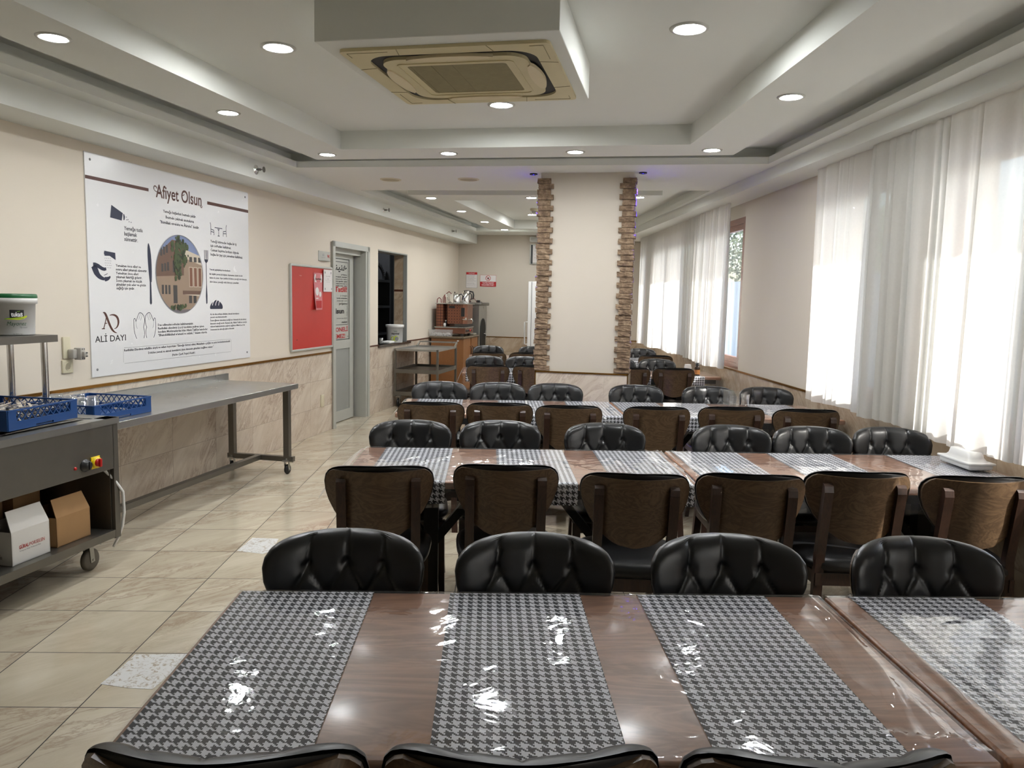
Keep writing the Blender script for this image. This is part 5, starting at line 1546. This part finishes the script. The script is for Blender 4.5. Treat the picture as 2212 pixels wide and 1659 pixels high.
# ================================================================== SERVING TROLLEY
tr = thing('serving_trolley', 'three shelf stainless steel trolley against the wall under the hatch', 'trolley', WL(0, 0), TH)
A0, A1, E0_, E1_ = 11.25, 12.20, .035, .68
for d_ in (E0_ + .014, E1_ - .014):
    for s_ in (A0 + .014, A1 - .014):
        m = MB(); m.box(d_ - .014, d_ + .014, s_ - .014, s_ + .014, .15, .822); m.build('upright', MSTEELD, tr)
for z in (.19, .505):
    m = MB(); m.box(E0_ + .02, E1_ - .02, A0 + .02, A1 - .02, z - .004, z)
    m.box(E0_ + .01, E1_ - .01, A0 + .002, A0 + .010, z - .02, z + .035); m.box(E0_ + .01, E1_ - .01, A1 - .010, A1 - .002, z - .02, z + .035)
    m.box(E0_ + .002, E0_ + .010, A0 + .01, A1 - .01, z - .02, z + .035); m.box(E1_ - .010, E1_ - .002, A0 + .01, A1 - .01, z - .02, z + .035)
    m.build('shelf', MSTEELD, tr)
m = MB(); m.box(E0_ + .015, E1_ - .015, A0 + .015, A1 - .015, .80, .804)
m.box(E0_, E1_, A0, A0 + .022, .797, .825); m.box(E0_, E1_, A1 - .022, A1, .797, .825); m.box(E0_, E0_ + .022, A0, A1, .797, .825); m.box(E1_ - .022, E1_, A0, A1, .797, .825)
m.build('top_shelf', MSTEEL, tr)
m = MB()
for d_ in (E0_ + .03, E1_ - .03): m.bar((d_, A1 - .01, .815), (d_, A1 + .10, .875), .022)
m.bar((E0_ + .02, A1 + .10, .875), (E1_ - .02, A1 + .10, .875), .022)
m.build('push_handle', MSTEEL, tr)
for d_ in (E0_ + .05, E1_ - .04):
    for s_ in (A0 + .06, A1 - .06): caster(tr, d_, s_, .062, .03, MRUBK, .165)

# ================================================================== TEA CORNER
G0, G1, GD0, GD1, GZ = 12.9, 13.88, .03, .585, .93
cb = thing('drinks_cabinet', 'orange wood veneer cabinet with a brown granite top in the far left corner', 'cabinet', WL(0, 0), TH)
m = MB(); m.box(GD0 + .02, GD1 - .02, G0 + .015, G1, .08, GZ - .03); m.box(GD0 + .04, GD1 - .06, G0 + .03, G1, 0, .08); m.build('body', MCAB, cb)
for i in range(2):
    a_ = G0 + .02 + .47 * i
    m = MB(); m.box(GD1 - .02, GD1, a_ + (.02 if i else 0), a_ + .44, .085, GZ - .035); dr = m.build('door', MCAB, cb)
    m = MB(); m.tube([(GD1, a_ + (.06 if i else .41), .62), (GD1 + .025, a_ + (.06 if i else .41), .64), (GD1 + .025, a_ + (.06 if i else .41), .74), (GD1, a_ + (.06 if i else .41), .76)], .006, 8); m.build('door_handle', MBLACKM, dr)
m = MB(); m.rbox(GD0, GD1 + .015, G0 - .012, G1, GZ - .03, GZ, .004); m.build('worktop', MGRANL, cb)
m = MB(); m.box(GD1 - .105, GD1 - .075, G0 + .008, G0 + .015, GZ - .075, GZ - .055); m.build('small_tag', MWHITEP, cb)
cm = thing('tea_machine', 'copper coloured ornamental tea machine on the corner cabinet', 'tea machine', WL(0, .085), TH)
Z0 = GZ
m = MB()
for d_ in (.12, .52):
    for s_ in (12.97, 13.40): m.box(d_ - .02, d_ + .02, s_ - .02, s_ + .02, Z0, Z0 + .045)
m.build('feet', MBLACKP, cm)
m = MB(); m.box(.075, .575, 12.95, 13.45, Z0 + .045, Z0 + .135); m.build('plinth', MCOPPER, cm)
m = MB(); m.box(.065, .585, 12.94, 13.46, Z0 + .135, Z0 + .150); m.build('tray_edge', MSTEEL, cm)
m = MB()
for k in range(5): m.lathe([(.014, 0), (.014, .012), (.0001, .013)], (.575, 13.02 + k * .08, Z0 + .09), 12, axis='x')
m.build('control_knobs', MBLACKP, cm)
m = MB(); m.lathe([(.017, 0), (.017, .014), (.0001, .015)], (.576, 13.26, Z0 + .09), 12, axis='x'); m.build('red_switch', MREDK, cm)
m = MB(); m.box(.09, .20, 12.97, 13.42, Z0 + .15, Z0 + .515); m.build('left_column', MORN, cm)
m = MB(); m.box(.20, .27, 13.12, 13.42, Z0 + .15, Z0 + .515); m.box(.27, .49, 12.99, 13.42, Z0 + .20, Z0 + .515); m.build('ornament_body', MORN, cm)
m = MB()
pl = [(.48, 12.985), (.53, 12.985), (.565, 13.01), (.585, 13.06), (.585, 13.38), (.56, 13.42), (.48, 13.42)]
m.prism(pl, Z0 + .20, Z0 + .515); m.build('curved_cover', MCOPPER, cm)
m = MB(); m.box(.50, .557, 12.978, 12.986, Z0 + .32, Z0 + .46); m.box(.30, .39, 12.984, 12.992, Z0 + .45, Z0 + .485); m.build('dark_panel', MBLACKP, cm)
m = MB(); m.tube([(.585, 13.08, Z0 + .27), (.66, 13.08, Z0 + .275), (.665, 13.08, Z0 + .24)], .010, 10); m.lathe([(.0001, .0), (.016, .003), (.016, .03)], (.575, 12.99, Z0 + .27), 10)
m.tube([(.53, 12.985, Z0 + .275), (.53, 12.95, Z0 + .275), (.60, 12.95, Z0 + .27)], .008, 8)
m.build('tap', MCHROME, cm)
m = MB(); m.box(.075, .60, 12.955, 13.45, Z0 + .515, Z0 + .525); m.build('top_plate', MSTEEL, cm)
TT = Z0 + .5255
def teapot(label, loc, rz, r, h):
    t_ = thing('teapot', label, 'teapot', loc, rz, 'steel teapots on the tea machine')
    m = MB(); m.lathe([(.0001, 0), (r * .96, 0), (r, .01), (r, h * .72), (r * .9, h * .85), (r * .6, h * .95), (r * .55, h * .95)], seg=28); m.build('body', MCHROME, t_)
    m = MB(); m.lathe([(r * .6, h * .95), (r * .45, h * 1.02), (.0001, h * 1.05)], seg=24); m.build('lid', MCHROME, t_)
    m = MB(); m.lathe([(.006, h * 1.04), (.012, h * 1.10), (.010, h * 1.16), (.0001, h * 1.17)], seg=12); m.build('lid_knob', MBLACKP, t_)
    m = MB(); m.tube([(-r * .9, 0, h * .3), (-r * 1.35, 0, h * .42), (-r * 1.5, 0, h * .7), (-r * 1.75, 0, h * .98)], [.013, .011, .008, .006], 10); m.build('spout', MCHROME, t_)
    m = MB(); m.tube([(r * .8, 0, h * .86), (r * 1.3, 0, h * .95), (r * 1.55, 0, h * .75), (r * 1.5, 0, h * .35)], .010, 8); m.build('handle', MBLACKP, t_)
teapot('large shiny steel teapot on top of the tea machine', WL(.36, 13.17, TT), TH, .088, .16)
teapot('second steel teapot half hidden behind the large one', WL(.47, 13.38, TT), TH + .1, .075, .18)
kt = thing('electric_kettle', 'steel and glass kettle with a black handle right of the teapots', 'kettle', WL(.31, 14.10, 1.476), TH)
m = MB(); m.lathe([(.0001, 0), (.075, 0), (.078, .01), (.06, .17), (.062, .19)], seg=24); m.build('jug', MCHROME, kt)
m = MB(); m.lathe([(.08, 0), (.08, .018), (.0001, .0182)], seg=24); m.v = [(x, y, z + .0) for x, y, z in m.v]; m.lathe([(.061, .19), (.05, .2), (.0001, .202)], seg=20); m.build('lid_and_base', MBLACKP, kt)
m = MB(); m.tube([(.055, 0, .185), (.11, 0, .175), (.125, 0, .12), (.115, 0, .05)], .013, 10); m.build('handle', MBLACKP, kt)
m = MB()
for (d_, s_, w_, h_) in ((.11, 13.05, .035, .09), (.18, 13.1, .02, .13), (.20, 13.3, .08, .19)):
    m.tube([(d_ - w_, s_, 0.003), (d_ - w_ * .9, s_, h_ * .7), (d_, s_, h_), (d_ + w_ * .9, s_, h_ * .7), (d_ + w_, s_, .003)], .0065, 8)
cable = m.build('red_hose', plain('red_rubber', srgb(120, 22, 22), .4), None, loc=WL(0, .085, TT), rz=TH)
tag(cable, 'loops of dark red hose on top of the tea machine', 'hose')
m = MB(); m.lathe([(.0001, 0), (.028, 0), (.03, .07), (.0001, .1)], seg=16)
m.tube([(0, 0, .09), (-.05, 0, .11), (-.06, 0, .08)], .005, 6)
tag(m.build('small_steel_jug', MCHROME, None, loc=WL(.345, 13.42, TT), rz=TH), 'small steel jug standing between the red hoses', 'jug')
for d_, s_, r_, h_, mt, lb in ((.31, 12.995, .020, .05, MWHITEP, 'small white jar in front of the tea machine'), (.315, 13.04, .021, .085, MBLACKP, 'small dark jar in front of the tea machine')):
    j = thing('small_jar', lb, 'jar', WL(d_ - .085, s_ + .075, Z0 + .1505), TH, 'small jars on the tea machine tray')
    m = MB(); m.lathe([(.0001, 0), (r_, 0), (r_, h_), (r_ * .8, h_ * 1.05)], seg=16); m.build('jar_body', mt, j)
    m = MB(); m.lathe([(r_ * .85, h_ * 1.05), (r_ * .85, h_ * 1.25), (.0001, h_ * 1.26)], seg=16); m.build('jar_lid', MSTEEL, j)
tb = thing('sugar_tub', 'clear plastic tub of white sugar cubes on the corner cabinet', 'tub', WL(.21, 12.985 + .0, GZ + .001), TH)
tb.location = WL(.20, 12.888, GZ + .001)
m = MB()
for k, (za, zb, ea, eb) in enumerate(((0, .10, .0, .012), (.10, .105, .016, .016))):
    m.add([(-.17 - ea, -.09 - ea, za), (.17 + ea, -.09 - ea, za), (.17 + ea, .02, za), (-.17 - ea, .02, za), (-.17 - eb, -.09 - eb, zb), (.17 + eb, -.09 - eb, zb), (.17 + eb, .02, zb), (-.17 - eb, .02, zb)], [(0, 1, 5, 4), (1, 2, 6, 5), (2, 3, 7, 6), (3, 0, 4, 7)] + ([(3, 2, 1, 0)] if k == 0 else []))
m.v = [(x, y + .10, z) for x, y, z in m.v]
m.build('tub', MTUB, tb)
m = MB(); rg = random.Random(5)
for k in range(110):
    x, y, z = rg.uniform(-.15, .15), rg.uniform(.025, .10), rg.uniform(.004, .045 - abs(0) * .1)
    m.rbox(x - .008, x + .008, y - .008, y + .008, z, z + .014, .002, seg=1, sm=False)
o = m.build('sugar_cubes', MPAPER, tb); o['kind'] = 'stuff'
m = MB(); m.rbox(-.14, .14, -.10, .10, 0, .03, .01); m.box(-.12, .12, -.08, .08, .03, .032)
tag(m.build('shallow_tray', plain('tray_grey', srgb(150, 144, 130), .4), None, loc=WL(.44, 13.68, GZ + .001), rz=TH), 'shallow grey tray on the cabinet beside the tea machine', 'tray')
dp = thing('water_dispenser', 'tall stainless steel water dispenser in the far corner behind the cabinet', 'water dispenser', WL(0, 0), TH)
m = MB(); m.box(.05, .58, 13.92, 14.48, .0, 1.42); m.build('body', MSTEEL, dp)
m = MB(); m.rbox(.04, .62, 13.905, 14.50, 1.42, 1.472, .012); m.build('hood', MSTEELD, dp)
m = MB()
pl = [(14.02, .45), (14.38, .45), (14.38, 1.02)] + [(14.20 + .18 * math.cos(q * PI / 10), 1.02 + .18 * math.sin(q * PI / 10)) for q in range(1, 10)] + [(14.02, 1.02)]
m.prism(pl, .578, .590, axis='x'); m.build('arched_recess', MDARK, dp)
m = MB(); m.tube([(.585, 14.2, .93), (.64, 14.2, .93), (.645, 14.2, .89)], .010, 10); m.bar((.62, 14.2, .94), (.62, 14.2, .975), .012); m.build('tap', MCHROME, dp)
m = MB(); m.rbox(-.03, .03, -.025, .025, 0, .04, .004); m.bar((.03, 0, .01), (.07, 0, .005), .03, .008)
tag(m.build('black_plug_box', MBLACKP, None, loc=WL(.52, 14.1, 1.4735), rz=TH), 'small black box on top of the water dispenser', 'box')
m = MB(); m.tube([(-.10, 0, .005), (-.08, 0, .06), (-.02, 0, .07), (.03, 0, .005)], .005, 6)
tag(m.build('dark_red_cord', plain('dark_red_rubber', srgb(96, 24, 24), .4), None, loc=WL(.50, 13.96, 1.4735), rz=TH), 'thin dark red cord on top of the water dispenser', 'cord')
# fridge
fr = thing('white_refrigerator', 'tall white refrigerator with side handle, mostly hidden behind the pillar', 'refrigerator', WB(0, 0), TH)
m = MB(); m.rbox(1.47, 2.07, -.63, -.03, .04, 1.85, .012); m.box(1.5, 2.0, -.6, -.06, 0, .04); m.build('body', MWHITEP, fr)
m = MB(); m.rbox(1.405, 1.462, -.63, -.03, .06, 1.85, .010); fd = m.build('door', MWHITEP, fr)
m = MB(); m.tube([(1.405, -.56, .78), (1.345, -.56, .78), (1.345, -.56, 1.16), (1.405, -.56, 1.16)], .012, 8); m.build('door_handle', MWHITEP, fd)
m = MB(); m.box(1.462, 1.47, -.62, -.04, .06, 1.84); m.build('door_gasket', MGREYI, fr)
# signs, clock and lamp on the back wall
def bsign(name, label, b0, b1, z0, z1):
    r_ = thing(name, label, 'sign', WB(b0, 0, z0), TH)
    m = MB(); m.box(0, b1 - b0, -.006, 0, 0, z1 - z0); m.build('sheet', MPAPER, r_)
    return r_, b1 - b0, z1 - z0
s1, w_, h_ = bsign('rules_notice', 'white sheet with red heading and dense text on the back wall', .146, .352, 1.73, 2.01)
m = MB(); FF = fb(-.0065)
rect2d(m, 0, w_, h_ - .042, h_, FF, 0); put_text(m, 'TAL\u0130MAT', w_ / 2, h_ - .03, .018, .12, 'C', 2, 1, frame=fb(-.007))
for a_, b_ in ((0, .003), (w_ - .003, w_)): rect2d(m, a_, b_, 0, h_, FF, 1)
rect2d(m, 0, w_, 0, .003, FF, 1)
rg = random.Random(2)
words = ['su', 'cay', 'bardak', 'lutfen', 'temiz', 'tutunuz', 'mutfak', 'kullaniniz', 'makine', 'ellerinizi', 'yikayiniz', 'sira', 'masa']
for i in range(15):
    if i in (9, 13): continue
    put_text(m, ' '.join(rg.choice(words) for _ in range(5)), .014, h_ - .058 - i * .0135, .0065, rg.uniform(.11, .175), 'L', 1, 1, frame=FF)
m.build('printed_text', [MREDP, MINK, MWHP], s1)
s2, w_, h_ = bsign('prohibition_sign', 'red and white prohibition sign with crossed circle on the back wall', .404, .703, 1.759, 1.965)
m = MB(); FF = fb(-.0065)
rect2d(m, 0, w_, 0, .086, FF, 0)
for a_, b_, c_, d2 in ((0, .004, 0, h_), (w_ - .004, w_, 0, h_), (0, w_, h_ - .004, h_)): rect2d(m, a_, b_, c_, d2, FF, 0)
stroke2d(m, [(w_ / 2 + .043 * math.cos(k * PI / 16), .148 + .043 * math.sin(k * PI / 16)) for k in range(33)], .009, FF, 0)
stroke2d(m, [(w_ / 2 - .030, .178), (w_ / 2 + .03, .118)], .008, fb(-.0068), 0)
poly2d(m, [(w_ / 2 - .012, .128), (w_ / 2 + .012, .130), (w_ / 2 + .018, .155), (w_ / 2 + .006, .168), (w_ / 2 - .004, .150), (w_ / 2 - .016, .152)], fb(-.0066), 1)
put_text(m, 'TAZY\u0130KL\u0130 MAKES\u0130', w_ / 2, .052, .022, .21, 'C', 2, 2, frame=fb(-.007), bold=.02); put_text(m, 'KULLANMAYINIZ !', w_ / 2, .018, .022, .23, 'C', 2, 2, frame=fb(-.007), bold=.02)
m.build('printed_sign', [MREDP, MBLK, MWHP], s2)
ck = thing('wall_clock', 'square silver and black wall clock partly hidden by the pillar', 'clock', WB(1.305, 0, 2.163), TH)
m = MB(); m.rbox(0, .36, -.035, 0, 0, .348, .006); m.build('case', MALU, ck)
m = MB(); m.box(.022, .055, -.037, -.034, .01, .338); m.box(.305, .338, -.037, -.034, .01, .338); m.build('black_bars', MBLK, ck)
m = MB(); m.box(.062, .298, -.038, -.034, .03, .318); cf = m.build('clock_face', MPAPER, ck)
m = MB(); FF = fb(-.0385)
for k in range(12):
    q = PI / 2 - (k + 1) * PI / 6
    put_text(m, str(k + 1), .18 + .095 * math.cos(q), .174 + .12 * math.sin(q) - .009, .018, None, 'C', 0, 1, frame=FF)
stroke2d(m, [(.18, .174), (.23, .20)], .006, FF); stroke2d(m, [(.18, .174), (.175, .275)], .004, FF)
m.build('numerals_and_hands', MBLK, cf)
el = thing('emergency_light', 'white emergency light box above the wall clock', 'emergency light', WB(1.30, 0, 2.552), TH)
m = MB(); m.rbox(0, .34, -.06, 0, 0, .09, .02); m.build('housing', MWHITEP, el)
m = MB(); m.rbox(.03, .31, -.068, -.055, .02, .07, .008); m.build('diffuser', plain('diffuser_ribbed', srgb(200, 200, 196), .2, bump=.3, scale=20), el)
# things on the hatch sill
P_ = WL(-.045, 11.50, HZ0 + .001)
bucket('white mayonnaise bucket with a hamburger print on the hatch sill', P_, math.atan2(-P_.y, -P_.x) - .1, r=.122, h=.248, lid=False, brand=1)
tumbler('small tulip shaped tea glass on the hatch sill', WL(-.05, 10.98, HZ0 + .001), .028, .085, False)
m = MB(); m.rbox(-.06, .06, -.10, .10, 0, .035, .012)
tag(m.build('small_white_dish', MWHITEP, None, loc=WL(.01 - .05, 11.22, HZ0 + .001), rz=TH), 'flat white plastic dish beside the bucket on the hatch sill', 'dish')
# things on the tables
st = thing('white_plastic_stand', 'white plastic foot of a stand on the window end of the second table', 'stand', (2.43, 3.83, TZ + .013), 0)
m = MB(); m.rbox(-.062, .062, -.13, .13, 0, .034, .012); m.rbox(-.070, .070, -.138, .138, .026, .038, .005); m.build('foot', MWHITEP, st)
m = MB()
def fr_(z, hx, hy, r_): return [(x, y, z) for x, y in rrect(hx, hy, r_, 5)]
r1, r2, r3 = fr_(.038, .055, .115, .03), fr_(.055, .047, .098, .035), fr_(.082, .043, .090, .035)
n_ = len(r1); m.add(r1 + r2 + r3, [(k * n_ + i, k * n_ + (i + 1) % n_, (k + 1) * n_ + (i + 1) % n_, (k + 1) * n_ + i) for k in range(2) for i in range(n_)] + [tuple(range(2 * n_, 3 * n_))], 0, True)
m.build('column', MWHITEP, st)
bt = thing('sauce_bottle', 'small black bottle with an orange label on the table behind the pillar', 'bottle', (2.30, 8.50, TZ + .008), 0)
m = MB(); m.lathe([(.0001, 0), (.028, 0), (.03, .01), (.03, .085), (.022, .105), (.018, .11)], seg=20); m.build('body', plain('dark_amber', (.03, .015, .008, 1), .15), bt)
m = MB(); m.lathe([(.0305, .015), (.0305, .065)], seg=20); m.build('label', plain('orange_label', srgb(206, 140, 80), .5), bt)
m = MB(); m.lathe([(.021, .108), (.021, .14), (.0001, .141)], seg=16); m.build('cap', MBLACKP, bt)
m = MB(); m.rbox(-.035, .035, -.05, .05, 0, .008, .003); m.box(-.03, .03, -.045, -.041, .008, .10); m.box(-.03, .03, .041, .045, .008, .10); m.box(-.028, .028, -.03, .03, .008, .12)
tag(m.build('napkin_holder', MPAPER, None, loc=(2.20, 8.52, TZ + .008)), 'white napkin holder beside the bottle on the fourth table', 'napkin holder')
m = MB()
for q in (-.05, .05): m.box(-.045, .045, q - .001, q + .001, 0, .115)
m.box(-.045, .045, -.05, .05, 0, .003)
tag(m.build('acrylic_holder', MGLASS, None, loc=(1.92, 6.05, TZ + .010), rz=.2), 'clear acrylic holder on the window side of the third table', 'holder')
for x, y, lb in ((2.02, 6.02, 'clear glass tumbler beside the acrylic holder on the third table'),):
    tumbler(lb, (x, y, TZ + .010), .033, .09, False)

# unseen lamp and point light, added to brighten the kitchen
kl = copy_tree(dl); kl.location = WL(-1.2, 12.3, 2.81); kl['label'] = 'added unseen round light brightening the dark kitchen behind the hatch'
ld = bpy.data.lights.new('kitchen_fill_light', 'POINT'); ld.energy = 14; ld.color = (.85, .9, 1); ld.shadow_soft_size = .07
lo = bpy.data.objects.new('kitchen_fill_light', ld); COL.objects.link(lo); lo.parent = kl; lo.location = (0, 0, -.1)
